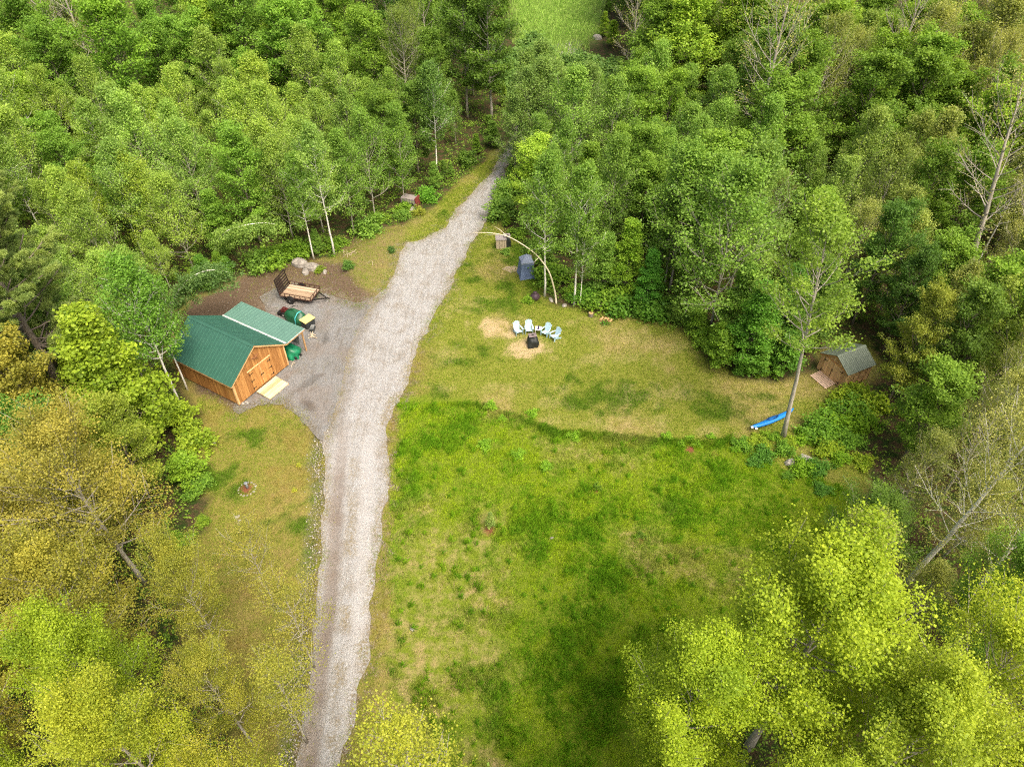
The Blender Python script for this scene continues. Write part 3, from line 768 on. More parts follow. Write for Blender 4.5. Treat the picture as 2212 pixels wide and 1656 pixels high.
def pine(seed, H=19.0, Rr=4.6):
    rs = np.random.RandomState(seed); rd = random.Random(seed); mb = MB()
    tp = [(0, 0, -.2)] + [(rd.uniform(-.08, .08), rd.uniform(-.08, .08), H * i / 10) for i in range(1, 11)]
    mb.tube(tp, [.30 * (1 - .9 * i / 10) for i in range(11)], 9)
    cs = []; ds = []; cv = []
    z = H * .26
    while z < H * .98:
        f = (z - H * .26) / (H * .74)
        for k in range(5):
            az = rd.uniform(0, 6.28); ln = Rr * (1 - f) ** .7 * rd.uniform(.6, 1.1) * (.75 if f < .08 else 1) + .3
            P = [Vector((0, 0, z))]; e = R(5 + 30 * f)
            for s in range(5):
                P.append(P[-1] + Vector((math.cos(az) * math.cos(e), math.sin(az) * math.cos(e), math.sin(e))) * ln / 5); e += .10; az += rd.uniform(-.1, .1)
            mb.tube([tuple(q) for q in P], [.05 * (1 - f) + .02 - .004 * s for s in range(6)], 4, cap=False)
            for s in range(16):
                ff = .3 + .7 * (s + rd.random()) / 16; j = min(int(ff * 5), 4); q = P[j].lerp(P[j + 1], ff * 5 - j)
                a2 = az + rd.choice((-1, 1)) * rd.uniform(.3, 1.1); l2 = ln * .32 * (1.2 - .6 * ff) * rd.uniform(.6, 1.1)
                d = Vector((math.cos(a2), math.sin(a2), rd.uniform(.15, .5))).normalized(); en = q + d * l2
                mb.tube([tuple(q), tuple(en)], [.012, .006], 3, cap=False)
                v = rd.random()
                for g in (.45, .75, 1.0): cs.append(tuple(q.lerp(en, g))); ds.append(tuple(d)); cv.append(v)
        z += rd.uniform(.38, .6)
    cs = np.array(cs); ds = np.array(ds); cv = np.array(cv); k = 80
    n = len(cs) * k; c = np.repeat(cs, k, 0) + rs.normal(0, .05, (n, 3)); d = unit(np.repeat(ds, k, 0) * .9 + rs.normal(0, .6, (n, 3)) + np.array([0, 0, .3]))
    w = unit(np.cross(d, rs.normal(0, 1, (n, 3)))); L = rs.uniform(.12, .22, (n, 1))
    V = np.stack([c - w * .014, c + w * .014, c + d * L + w * .010, c + d * L - w * .010], 1).reshape(-1, 3)
    return mb.mesh('trunk', True), np_mesh('crown', V, np.arange(n * 4).reshape(-1, 4), {'lv': np.clip(np.repeat(cv, k) * .6 + rs.rand(n) * .4, 0, 1)}), H, Rr
KIND['pine'] = [pine(800)]
BARK = {'birch': BIRCH, 'aspen': GREYB, 'pine': BROWNB, 'maple': BROWNB, 'cone_maple': BROWNB, 'near_maple': GREYB, 'open_maple': GREYB, 'tall_maple': GREYB, 'old_birch': BIRCH, 'thin_maple': GREYB, 'olive': GREYB, 'bare': GREYB, 'sapling': BROWNB, 'shrub': BROWNB}
NAME = {'birch': 'birch_tree', 'aspen': 'aspen_tree', 'pine': 'pine_tree', 'maple': 'maple_tree', 'cone_maple': 'maple_tree', 'near_maple': 'maple_tree', 'open_maple': 'maple_tree', 'tall_maple': 'maple_tree', 'old_birch': 'birch_tree', 'thin_maple': 'maple_tree',
        'olive': 'leafy_tree', 'bare': 'bare_tree', 'sapling': 'sapling', 'shrub': 'shrub'}
PLACED = []
FM = 1.15
tree_rd = random.Random(21)
def tree(kind, x, y, H, col, label, group=None, wide=1.0, lean=(0, 0), bark=None, var=None, cat=None):
    pl = KIND[kind]; tm, cm, h0, r0 = pl[var % len(pl)] if var is not None else tree_rd.choice(pl)
    s = H / h0
    root = empty(NAME[kind], (x, y, float(hgt(x, y))), tree_rd.uniform(0, 6.28), label, cat or ('shrub' if kind == 'shrub' else 'sapling' if kind == 'sapling' else 'tree'), group)
    if lean != (0, 0):
        rz = root.rotation_euler.z
        ca, sa = math.cos(-rz), math.sin(-rz)
        M_ = Matrix.Rotation(lean[0], 4, 'Y') @ Matrix.Rotation(-lean[1], 4, 'X') @ Matrix.Rotation(rz, 4, 'Z')
        root.rotation_euler = M_.to_euler()
    root.scale = (s * wide, s * wide, s)
    tn, cn_ = ('stems', 'foliage') if kind == 'shrub' else ('trunk', 'crown')
    b = bark or BARK[kind]
    t = bpy.data.objects.new(tn, tm); C.objects.link(t); t.parent = root
    if len(tm.materials) == 0: tm.materials.append(b)
    t.material_slots[0].link = 'OBJECT'; t.material_slots[0].material = b
    c = bpy.data.objects.new(cn_, cm); C.objects.link(c); c.parent = root
    if len(cm.materials) == 0: cm.materials.append(LEAF)
    c.color = (col[0] * FM, col[1] * FM, col[2] * FM, 1)
    PLACED.append((x, y, r0 * s * wide))
    return root
def top(u, v, H):
    p = G(u, v, H); return p[0], p[1]
def base(u, v):
    p = G(u, v); return p[0], p[1]

# colours of foliage (albedo)
PALE = (.145, .225, .052); PALEY = (.172, .235, .036); MID = (.105, .182, .032); DARKG = (.070, .125, .020); BRIGHT = (.125, .210, .022)
OLIVE = (.170, .180, .055); YG = (.175, .230, .018); YG2 = (.150, .205, .016); ORANGE = (.172, .165, .034); TAN = (.165, .170, .070); LIME = (.145, .205, .020)

# ------------------------------------------------------------------ the big shed (16 x 20 ft) with its lean-to
A = G(517.6, 876.5); B = G(625, 789)
ang = math.atan2(B[1] - A[1], B[0] - A[0])
SW, SL_, SH = 4.88, 6.1, 2.10
AP = SH + 1.62                                        # apex of the gable wall
shed = empty('wooden_shed', (A[0], A[1], 0), ang, 'large pine board shed with green metal roof and open lean-to beside the gravel drive', 'shed')
rr = random.Random(4)
def gable_wall(w, h, ap, y0, th, board, z0=.12, hole=None):
    mb = MB(); x = 0
    def zt(x): return h + (ap - h) * (1 - abs(x - w / 2) / (w / 2))
    while x < w - .01:
        bw = min(board * rr.uniform(.9, 1.1), w - x)
        if w - x - bw < .06: bw = w - x
        xs = [x + .004, x + bw - .004]
        if xs[0] < w / 2 < xs[1]: xs = [xs[0], w / 2, xs[1]]
        yy = y0 - rr.choice((0, .006)); col = rr.random()
        for a, b in zip(xs[:-1], xs[1:]):
            mb.hexa([(a, yy, z0), (b, yy, z0), (b, yy + th, z0), (a, yy + th, z0), (a, yy, zt(a) - .03), (b, yy, zt(b) - .03), (b, yy + th, zt(b) - .03), (a, yy + th, zt(a) - .03)], col)
        x += bw
    return mb
def side_wall(x0, l, h, board, z0=.12):
    mb = MB(); y = .03
    while y < l - .04:
        bw = min(board * rr.uniform(.9, 1.1), l - .03 - y); d = rr.choice((0, .006))
        mb.box((x0 + d, y + bw / 2, (z0 + h) / 2), (.028, bw - .008, h - z0 - .02), col=rr.random()); y += bw
    return mb
gable_wall(SW, SH, AP, 0, .028, .185).build('wall', M['pine_board'], shed)
gable_wall(SW, SH, AP, SL_ - .03, .028, .2).build('wall', M['pine_board'], shed)
side_wall(.012, SL_, SH + .02, .2).build('wall', M['pine_board'], shed)
side_wall(SW - .02, SL_, SH + .02, .2).build('wall', M['pine_board'], shed)
mb = MB()
mb.box((.05, -.02, .12 + (SH - .16) / 2), (.10, .03, SH - .16), col=.9); mb.box((-.016, .05, .12 + (SH - .16) / 2), (.03, .13, SH - .16), col=.9); mb.build('corner_board', M['pine_trim'], shed)
mb = MB(); mb.box((SW - .05, -.02, .12 + (SH - .16) / 2), (.10, .03, SH - .16), col=.9); mb.build('corner_board', M['pine_trim'], shed)
mb = MB()
for x in (.2, SW / 2, SW - .2):
    for y in (.3, SL_ / 2, SL_ - .3): mb = MB(); mb.box((x, y, .055), (.4, .2, .11), col=.5); mb.build('foundation_block', M['panel_grey'], shed)
# main roof, two ribbed slopes
def slope(x0, z0, x1, z1, y0, y1, ribs=.29, th=.03, ridge_h=.022):
    mb = MB(); d = Vector((x1 - x0, 0, z1 - z0)); L = d.length; d.normalize(); n = Vector((-d.z, 0, d.x))
    if n.z < 0: n = -n
    a, b = Vector((x0, 0, z0)), Vector((x1, 0, z1))
    pts = [a + Vector((0, y0, 0)), b + Vector((0, y0, 0)), b + Vector((0, y1, 0)), a + Vector((0, y1, 0))]
    if x1 < x0: pts = pts[::-1]
    mb.hexa([p - n * th for p in pts] + pts, .25)
    k = max(2, round((y1 - y0) / ribs)); st = (y1 - y0) / k
    for i in range(k + 1):
        y = y0 + min(max(i * st, .02), y1 - y0 - .02)
        a2, b2 = a + Vector((0, y, 0)) + n * ridge_h * .5, b + Vector((0, y, 0)) + n * ridge_h * .5
        mb.bar(a2 + d * .004, b2 - d * .004, .034, ridge_h, col=1.0, up=n)
    return mb
RZ = AP + .07; OV = .17
sl_k = (AP - SH) / (SW / 2)
slope(SW / 2, RZ, -.22, RZ - (SW / 2 + .22) * sl_k, -OV, SL_ + .12).build('roof', M['green_roof'], shed)
JX = SW + .10; JZ = RZ - (JX - SW / 2) * sl_k
slope(SW / 2 + .005, RZ, JX, JZ, -OV, SL_ + .12).build('roof', M['green_roof'], shed)
OX, OZ = SW + 2.02, 2.18
slope(JX + .01, JZ - .004, OX, OZ, -OV - .06, SL_ + .10).build('lean_to_roof', M['green_roof_new'], shed)
mb = MB(); mb.bar((JX - .02, -OV - .02, JZ + .035), (JX - .02, SL_ + .12, JZ + .035), .22, .012, col=.8); mb.bar((JX + .1, -OV - .08, JZ + .02), (OX - .02, -OV - .08, OZ + .012), .05, .03, col=.9)
mb.build('flashing', M['strip'], shed)
mb = MB()
for s in (-1, 1):
    mb.hexa([(SW / 2, -OV - .02, RZ + .015), (SW / 2, SL_ + .14, RZ + .015), (SW / 2 + s * .16, SL_ + .14, RZ + .03 - .16 * sl_k), (SW / 2 + s * .16, -OV - .02, RZ + .03 - .16 * sl_k),
             (SW / 2, -OV - .02, RZ + .045), (SW / 2, SL_ + .14, RZ + .045), (SW / 2 + s * .16, SL_ + .14, RZ + .045 - .16 * sl_k), (SW / 2 + s * .16, -OV - .02, RZ + .045 - .16 * sl_k)], .4)
mb.build('ridge_cap', M['green_roof'], shed)
mb = MB()   # barge boards
def barge(x0, z0, x1, z1, y): mb.bar((x0, y, z0 - .10), (x1, y, z1 - .10), .03, .13, col=.7)
barge(SW / 2, RZ, -.20, RZ - (SW / 2 + .20) * sl_k, -OV + .03); barge(SW / 2, RZ, JX, JZ, -OV + .03); barge(JX, JZ + .01, OX - .02, OZ, -OV - .02)
mb.bar((-.20, -OV + .05, RZ - (SW / 2 + .20) * sl_k - .10), (-.20, SL_ + .1, RZ - (SW / 2 + .20) * sl_k - .10), .03, .1, col=.5)
mb.bar((OX - .03, -OV, OZ - .09), (OX - .03, SL_ + .08, OZ - .09), .04, .12, col=.4)
mb.build('fascia', M['pine_trim'], shed)
mb = MB()
for y in (.1, SL_ * .5, SL_ - .1): mb.bar((OX - .12, y - .05, -.1), (OX - .12, y - .05, OZ - .10), .10, .10, col=.3)
for y in np.linspace(.1, SL_ - .1, 9): mb.bar((SW + .03, y, JZ - .1), (OX - .1, y, OZ - .085), .04, .09, col=.4)
mb.bar((OX - .12, -.05, OZ - .55), (OX - .65, -.05, OZ - .03), .06, .06, col=.3)
mb.build('post_frame', M['weathered'], shed)
mb = MB(); mb.box((OX - .22, 1.35, 1.25), (.02, 1.9, 1.35), (0, R(6), 0), .4); mb.box((OX - .30, 3.9, 1.0), (.02, 2.2, 1.7), None, .5)
mb.build('side_panel', M['grey_tarp'], shed)
# doors of the gable
for k, (x0, x1) in enumerate(((SW / 2 - .92, SW / 2 - .01), (SW / 2 + .01, SW / 2 + .92))):
    mb = MB(); x = x0; zt, zb = 1.98, .24
    while x < x1 - .01:
        bw = min(.152, x1 - x); mb.box((x + bw / 2, -.033, (zt + zb) / 2), (bw - .006, .022, zt - zb), col=.45 + .55 * rr.random()); x += bw
    d = mb.build('door', M['pine_board'], shed)
    for z in (.48, 1.12, 1.74):
        s = 1 if k == 0 else -1; xe = x0 if k == 0 else x1
        hb = MB(); hb.box((xe - .02 * s, -.055, z), (.05, .02, .17), col=.3); hb.bar((xe, -.055, z), (xe + s * .24, -.055, z + .01), .012, .045, col=.3); hb.build('hinge', M['black_iron'], d)
    if k == 1:
        hb = MB(); hb.box((x0 + .05, -.06, 1.12), (.26, .03, .05), col=.3); hb.box((x0 - .05, -.065, 1.08), (.05, .03, .15), col=.3); hb.build('latch', M['black_iron'], d)
mb = MB(); mb.bar((SW / 2 - 1.08, -.035, 2.06), (SW / 2 + 1.08, -.035, 2.06), .04, .09, col=1)
mb.bar((SW / 2, -.05, .26), (SW / 2, -.05, 1.96), .03, .045, col=.6); mb.build('door_trim', M['pine_trim'], shed)
# star ornament on the gable
st = MB(); sc_ = []
for i in range(10):
    a = R(90 + 36 * i + 8); r_ = .40 if i % 2 == 0 else .155; sc_.append((math.cos(a) * r_, 0, math.sin(a) * r_))
for i in range(10):
    a, b = sc_[i], sc_[(i + 1) % 10]
    st.poly([(0, -.09, 0), a, b], .2 if i % 2 else .8); st.poly([(0, .0, 0), b, a], .2)
star = st.build('star_ornament', simple('star_metal', (.20, .085, .03), .5), None)
star.parent = shed; star.location = (SW / 2 - .12, -.03, 2.75)
# ramp
rp = empty('wooden_ramp', G(586, 844)[:2] + (0,), ang, 'pale new plank ramp on the gravel in front of the large shed doors', 'ramp')
loc = shed.matrix_basis if False else None
ca, sa = math.cos(ang), math.sin(ang)
def shed_w(x, y, z=0): return (A[0] + ca * x - sa * y, A[1] + sa * x + ca * y, z)
rp.location = shed_w(SW / 2, -.10)
for i in range(8):
    f = i / 8; y = -.08 - 1.25 * f
    z = .21 - .155 * f
    mb = MB(); mb.box((0, y - .07, z), (1.85, .146, .036), (R(7), 0, 0), [.9, .7, .15, .1, .85, .6, .95, .8][i]); mb.build('plank', M['new_wood'], rp)
mb = MB()
for x in (-.86, 0, .86): mb.hexa([(x - .02, -1.35, 0), (x + .02, -1.35, 0), (x + .02, -.06, 0), (x - .02, -.06, 0), (x - .02, -1.35, .03), (x + .02, -1.35, .03), (x + .02, -.06, .185), (x - .02, -.06, .185)], .3)
mb.build('stringer', M['new_wood'], rp)

# things under and beside the lean-to
def blob(name, mat, parent, sx, sy, sz, seed, n=26, m=14, c=(0, 0, 0), fold=.13, boxy=2.6):
    r0 = np.random.RandomState(seed); mb = MB(); ph = r0.uniform(0, 6.28, 6)
    for j in range(m + 1):
        f = j / m
        for i in range(n):
            a = 2 * math.pi * i / n
            e = (abs(math.cos(a)) ** boxy + abs(math.sin(a)) ** boxy) ** (-1 / boxy)
            rad = (1 - f ** 3.2) ** .5 * e
            fo = 1 + fold * (1 - f) * (math.sin(a * 5 + ph[0]) * .5 + math.sin(a * 9 + ph[1] + f * 3) * .4) + .06 * math.sin(a * 3 + f * 6 + ph[2])
            hz = sz * (f + .10 * math.sin(a * 2 + ph[3]) * f * (1 - f) * 2) * (1 + .13 * math.sin(a + ph[4]) * f)
            mb.v.append((c[0] + sx * rad * fo * math.cos(a), c[1] + sy * rad * fo * math.sin(a), c[2] + hz))
    for j in range(m):
        for i in range(n):
            a, b = j * n + i, j * n + (i + 1) % n
            mb.f.append([a, b, b + n, a + n]); mb.c.append(r0.rand())
    mb.f.append([m * n + i for i in range(n)]); mb.c.append(.5)
    return mb.build(name, mat, parent, True)
tp_ = empty('covered_mower', shed_w(SW + 1.0, .75), ang, 'low machine under a crumpled bright green tarp below the front of the lean-to', 'covered machine')
blob('tarp', M['tarp'], tp_, .58, .76, .95, 3, fold=.26, boxy=4.5, n=34, m=18)
for x in (-.25, .25): mb = MB(); mb.tube([(x - .05, -.72, .13), (x + .05, -.72, .13)], .13, 12); mb.build('wheel', M['rubber'], tp_)
tp2 = empty('covered_tractor', G(*Z1(1078, 672)), ang, 'garden tractor under a dark green tarp with teal strap beyond the lean-to', 'covered machine')
blob('tarp', M['tarp_dark'], tp2, .52, 1.0, 1.0, 8, c=(0, 0, 0))
mb = MB(); mb.tube([(-.56, -.45, .05), (-.45, -.45, .75), (-.1, -.45, 1.03), (.3, -.42, .95), (.56, -.45, .1)], .05, 6, .8); mb.build('strap', M['teal'], tp2, True)
til = empty('garden_tiller', G(*Z1(1000, 628)), ang + .2, 'black and red tiller with handlebars standing behind the dark green tarp', 'garden machine')
mb = MB(); mb.box((0, .1, .52), (.42, .5, .30), None, .4); mb.lathe([(.14, 0), (.16, .05), (.16, .12), (.05, .15)], 14, (0, .1, .67), .5); mb.build('engine', M['redpaint'], til, bevel=.02)
mb = MB()
for x in (-.24, .24): mb.tube([(x, -.1, .55), (x * 1.1, -.6, .95), (x * 1.2, -.95, 1.0)], .02, 6); 
mb.tube([(-.26, -.65, .96), (.26, -.65, .96)], .018, 6); mb.tube([(-.29, -.95, 1.0), (-.28, -1.08, 1.0)], .028, 6); mb.tube([(.29, -.95, 1.0), (.28, -1.08, 1.0)], .028, 6)
mb.build('handlebar', M['black_iron'], til)
for x in (-.26, .26):
    mb = MB(); mb.tube([(x - .06, .1, .22), (x + .06, .1, .22)], .22, 16); w_ = mb.build('wheel', M['rubber'], til)
    mb = MB(); mb.tube([(x - .065, .1, .22), (x + .065, .1, .22)], .10, 12); mb.build('hub', M['rim'], w_)
mb = MB(); mb.box((0, .55, .2), (.5, .34, .26), None, .4); mb.build('tine_cover', M['black_iron'], til, bevel=.03)
tote = empty('storage_box', G(*Z1(1180, 712)), ang - .12, 'dark box with a pale yellow lid behind the corner of the lean-to', 'storage box')
mb = MB(); mb.hexa([(-.42, -.3, 0), (.42, -.3, 0), (.42, .3, 0), (-.42, .3, 0), (-.46, -.34, .66), (.46, -.34, .66), (.46, .34, .66), (-.46, .34, .66)], .4); mb.build('body', M['dark_plastic'], tote, bevel=.03)
mb = MB(); mb.box((0, 0, .70), (1.0, .76, .07), None, .6); mb.box((0, 0, .745), (.8, .56, .03), None, .5)
mb.build('lid', M['yellow'], tote, bevel=.02)
bat = empty('black_case', G(*Z1(1213, 745)), ang + .5, 'low dark case with ridged lid lying beside the yellow lidded box', 'case')
mb = MB(); mb.box((0, 0, .14), (.62, .34, .28), None, .4); mb.build('body', M['dark_plastic'], bat, bevel=.02)
mb = MB(); [mb.box((x, 0, .30), (.06, .3, .05), None, .8) for x in (-.2, -.05, .1, .23)]; mb.build('lid_ridge', M['grey_tarp'], bat)
def sticks(name, u, v, label, n, L, spread, mat, cat='wood scraps', seed=1, r=.02, group=None):
    r0 = random.Random(seed); p = G(u, v); mb = MB()
    for i in range(n):
        a = r0.uniform(0, 3.14); x, y = r0.gauss(0, spread), r0.gauss(0, spread); l = L * r0.uniform(.5, 1)
        z = .03 + r0.random() * .06
        mb.tube([(x - math.cos(a) * l / 2, y - math.sin(a) * l / 2, z), (x + r0.uniform(-.05, .05), y + r0.uniform(-.05, .05), z + .04), (x + math.cos(a) * l / 2, y + math.sin(a) * l / 2, z + r0.uniform(0, .15))], [r, r * .8, r * .4], 5, r0.random())
    return tag(mb.build(name, mat, loc=(p[0], p[1], float(hgt(p[0], p[1])))), label, cat, group)
sticks('board_scraps', *Z1(1210, 790), 'short pale board scraps lying beside the lean-to corner post', 6, .8, .18, M['drywood'], seed=2, r=.035)
sticks('board_scraps', *Z1(1040, 1025), 'few short sticks at the right front corner of the large shed', 4, .5, .12, M['drywood'], seed=5, r=.02)
sticks('dry_branches', *Z1(1535, 160), 'bleached dry branches lying on the bare bank above the drive', 8, 1.0, .3, M['drywood'], 'branches', 7, .02)
sticks('dry_branches', 800, 1110 - 530, 'single dry twig pile near the grassy bank crest', 3, .6, .25, M['drywood'], 'branches', 9, .015)

# ------------------------------------------------------------------ utility trailer
tc = G(*Z1(1110, 430), .5)
trl = empty('utility_trailer', (tc[0], tc[1] - .1, 0), R(-15.5), 'small open utility trailer with plank deck and raised mesh ramp on the drive', 'trailer')
TL, TW, TZ = 2.75, 1.62, .50
mb = MB()
for i in range(9):
    w = TW / 9; y = -TW / 2 + w * (i + .5); mb.box((0, y, TZ), (TL, w - .008, .035), None, rr.random())
mb.build('deck', M['trailer_deck'], trl)
mb = MB()
for s in (-1, 1):
    mb.bar((-TL / 2, s * (TW / 2 + .03), TZ), (TL / 2, s * (TW / 2 + .03), TZ), .05, .07, col=.3)
    mb.bar((-TL / 2, s * (TW / 2 + .03), TZ + .32), (TL / 2, s * (TW / 2 + .03), TZ + .32), .045, .045, col=.3)
    for i in range(7): x = -TL / 2 + TL * i / 6; mb.bar((x, s * (TW / 2 + .03), TZ), (x, s * (TW / 2 + .03), TZ + .32), .04, .04, col=.3)
for x in (TL / 2,):
    mb.bar((x, -TW / 2, TZ), (x, TW / 2, TZ), .05, .07, col=.3); mb.bar((x, -TW / 2, TZ + .32), (x, TW / 2, TZ + .32), .045, .045, col=.3)
    for i in range(4): y = -TW / 2 + TW * i / 3; mb.bar((x, y, TZ), (x, y, TZ + .32), .04, .04, col=.3)
mb.bar((-TL / 2, -TW / 2, TZ - .02), (-TL / 2, TW / 2, TZ - .02), .05, .07, col=.3)
mb.build('frame', M['rust_iron'], trl)
mb = MB()
for s in (-1, 1): mb.bar((TL / 2 - .2, s * TW / 2 * .8, TZ - .06), (TL / 2 + .95, s * .04, TZ - .08), .06, .09, col=.3)
mb.bar((TL / 2 + .85, 0, TZ - .08), (TL / 2 + 1.25, 0, TZ - .08), .08, .08, col=.3); mb.build('tongue', M['black_iron'], trl)
mb = MB(); mb.tube([(TL / 2 + .9, .1, .02), (TL / 2 + .9, .1, TZ + .28)], .03, 8); mb.lathe([(.09, 0), (.09, .03), (.03, .05)], 10, (TL / 2 + .9, .1, .0)); mb.bar((TL / 2 + .9, .1, TZ + .26), (TL / 2 + .9, .3, TZ + .26), .02); mb.build('jack', M['rim'], trl)
mb = MB(); z0, z1 = TZ, TZ + 1.42; xb, xt = -TL / 2 - .03, -TL / 2 - .22
for s in (-1, 1): mb.bar((xb, s * TW / 2, z0), (xt, s * TW / 2, z1), .05, .05, col=.2)
for k in range(7): f = k / 6; mb.bar((xb + (xt - xb) * f, -TW / 2, z0 + (z1 - z0) * f), (xb + (xt - xb) * f, TW / 2, z0 + (z1 - z0) * f), .04, .04, col=.2)
rg = mb.build('ramp_gate', M['black_iron'], trl)
mb = MB()
for k in range(15): y = -TW / 2 + .05 + (TW - .1) * k / 26; mb.bar((xb, y, z0), (xt, y, z1), .012, .03, col=.4)
for k in range(12): f = (k + .5) / 12; mb.bar((xb + (xt - xb) * f, -TW / 2, z0 + (z1 - z0) * f), (xb + (xt - xb) * f, TW / 2, z0 + (z1 - z0) * f), .01, .03, col=.4)
mb.build('mesh', M['mesh_iron'], rg)
for s in (-1, 1):
    y = s * (TW / 2 + .18); x = -.42
    mb = MB(); mb.lathe([(.14, -.09), (.27, -.10), (.30, -.07), (.30, .07), (.27, .10), (.14, .09)], 22); w_ = mb.build('wheel', M['rubber'], trl, True, loc=(x, y, .30), rot=(R(90), 0, 0))
    mb = MB(); mb.lathe([(.155, -.085), (.16, .085), (.12, .06), (.05, .075), (.05, .10)], 18); mb.build('rim', M['rim'], w_, rot=(0 if s < 0 else R(180), 0, 0))
    mb = MB(); pf = [(math.cos(R(a)) * .37, math.sin(R(a)) * .37) for a in range(0, 181, 20)]
    for (a0, b0), (a1, b1) in zip(pf[:-1], pf[1:]): mb.hexa([(x + a0, y - .12, .30 + b0), (x + a1, y - .12, .30 + b1), (x + a1, y + .12, .30 + b1), (x + a0, y + .12, .30 + b0), (x + a0 * 1.05, y - .12, .30 + b0 * 1.05), (x + a1 * 1.05, y - .12, .30 + b1 * 1.05), (x + a1 * 1.05, y + .12, .30 + b1 * 1.05), (x + a0 * 1.05, y + .12, .30 + b0 * 1.05)], .3)
    mb.build('fender', M['black_iron'], trl)

# ------------------------------------------------------------------ small shed
A2 = G(1763, 796.5); B2 = G(1816, 841)
an2 = math.atan2(B2[1] - A2[1], B2[0] - A2[0]); s2 = empty('garden_shed', (A2[0], A2[1], 0), an2, 'small brown board shed with dull olive metal roof at the right edge of the trees', 'shed')
W2, L2, H2, P2 = 2.48, 2.45, 1.52, 2.22
c2, s2n = math.cos(an2), math.sin(an2)
def sh2_w(x, y, z=0): return (A2[0] + c2 * x - s2n * y, A2[1] + s2n * x + c2 * y, z)
gable_wall(W2, H2, P2, 0, .025, .15, .08).build('wall', M['weathered'], s2); gable_wall(W2, H2, P2, L2 - .03, .025, .15, .08).build('wall', M['weathered'], s2)
side_wall(.012, L2, H2 + .02, .15, .08).build('wall', M['weathered'], s2); side_wall(W2 - .02, L2, H2 + .02, .15, .08).build('wall', M['weathered'], s2)
k2 = (P2 - H2) / (W2 / 2); z2 = P2 + .05
slope(W2 / 2, z2, -.12, z2 - (W2 / 2 + .12) * k2, -.1, L2 + .1, .17).build('roof', M['olive_roof'], s2)
slope(W2 / 2 + .004, z2, W2 + .12, z2 - (W2 / 2 + .12) * k2, -.1, L2 + .1, .17).build('roof', M['olive_roof'], s2)
mb = MB()
for s in (-1, 1):
    mb.hexa([(W2 / 2, -.12, z2 + .01), (W2 / 2, L2 + .12, z2 + .01), (W2 / 2 + s * .13, L2 + .12, z2 + .02 - .13 * k2), (W2 / 2 + s * .13, -.12, z2 + .02 - .13 * k2),
             (W2 / 2, -.12, z2 + .04), (W2 / 2, L2 + .12, z2 + .04), (W2 / 2 + s * .13, L2 + .12, z2 + .04 - .13 * k2), (W2 / 2 + s * .13, -.12, z2 + .04 - .13 * k2)], .5)
mb.build('ridge_cap', M['olive_roof'], s2)
mb = MB()
mb.bar((W2 / 2, -.07, z2 - .09), (-.1, -.07, z2 - (W2 / 2 + .1) * k2 - .09), .025, .09, col=.7); mb.bar((W2 / 2, -.07, z2 - .09), (W2 + .1, -.07, z2 - (W2 / 2 + .1) * k2 - .09), .025, .09, col=.7)
mb.bar((W2 / 2 - .88, -.03, 1.60), (W2 / 2 + .88, -.03, 1.60), .03, .07, col=.8); mb.build('trim', M['pine_board'], s2)
for k, (x0, x1) in enumerate(((W2 / 2 - .80, W2 / 2 - .012), (W2 / 2 + .012, W2 / 2 + .80))):
    mb = MB(); x = x0
    while x < x1 - .01:
        bw = min(.197, x1 - x); mb.box((x + bw / 2, -.033, .85), (bw - .006, .022, 1.4), None, .5 + .5 * rr.random()); x += bw
    d = mb.build('door', M['weathered'], s2)
    for z in (.35, 1.30):
        s = 1 if k == 0 else -1; xe = x0 if k == 0 else x1
        hb = MB(); hb.box((xe - .02 * s, -.055, z), (.05, .02, .16), None, .3); hb.bar((xe, -.055, z), (xe + s * .22, -.055, z), .012, .04, col=.3); hb.build('hinge', M['black_iron'], d)
    if k == 1: hb = MB(); hb.box((x0, -.06, .95), (.18, .03, .05), None, .3); hb.box((x0 - .03, -.055, .6), (.03, .02, .5), None, .3); hb.build('latch', M['black_iron'], d)
rp2 = empty('wooden_ramp', sh2_w(W2 / 2 - .08, -.06), an2, 'short weathered plank ramp in front of the small brown shed', 'ramp')
for i in range(6):
    f = i / 6; mb = MB(); mb.box((0, -.08 - .92 * f, .17 - .12 * f), (1.55, .125, .03), (R(7), 0, 0), .3 + .1 * i); mb.build('plank', M['deck_old'], rp2)
mb = MB(); [mb.bar((x, -1.0, .02), (x, -.02, .14), .04, .05, col=.2) for x in (-.7, 0, .7)]; mb.build('stringer', M['weathered'], rp2)

# ------------------------------------------------------------------ kayak, tent, chairs and the rest of the yard
k0, k1 = G(1624, 932, .15), G(1718, 889, .3)
kl = math.hypot(k1[0] - k0[0], k1[1] - k0[1]); ka = math.atan2(k1[1] - k0[1], k1[0] - k0[0])
ky_ = empty('kayak', ((k0[0] + k1[0]) / 2, (k0[1] + k1[1]) / 2, .06), ka, 'bright blue kayak lying in the bushes behind the tall bare trunk', 'kayak')
mb = MB(); n = 16; m = 22
for j in range(m + 1):
    f = j / m * 2 - 1; w = .27 * (1 - abs(f) ** 2.4) ** .8 + .012; zc = .05 + .16 * abs(f) ** 3
    for i in range(n):
        a = 2 * math.pi * i / n; zz = math.sin(a); dz_ = (.14 if zz > 0 else .17) * zz * (1 - abs(f) ** 4 * .7)
        mb.v.append((f * kl / 2, math.cos(a) * w, .22 + zc + dz_))
for j in range(m):
    for i in range(n): a, b = j * n + i, j * n + (i + 1) % n; mb.f.append([a, b, b + n, a + n]); mb.c.append(.4)
mb.f.append(list(range(n))[::-1]); mb.c.append(.4); mb.f.append([m * n + i for i in range(n)]); mb.c.append(.4)
mb.build('hull', M['kayak'], ky_, True, rot=(R(-28), 0, 0))
mb = MB(); ring = [(math.cos(a) * .48, math.sin(a) * .2, .40 + .02 * abs(math.cos(a))) for a in np.linspace(0, 2 * math.pi, 20)[:-1]]
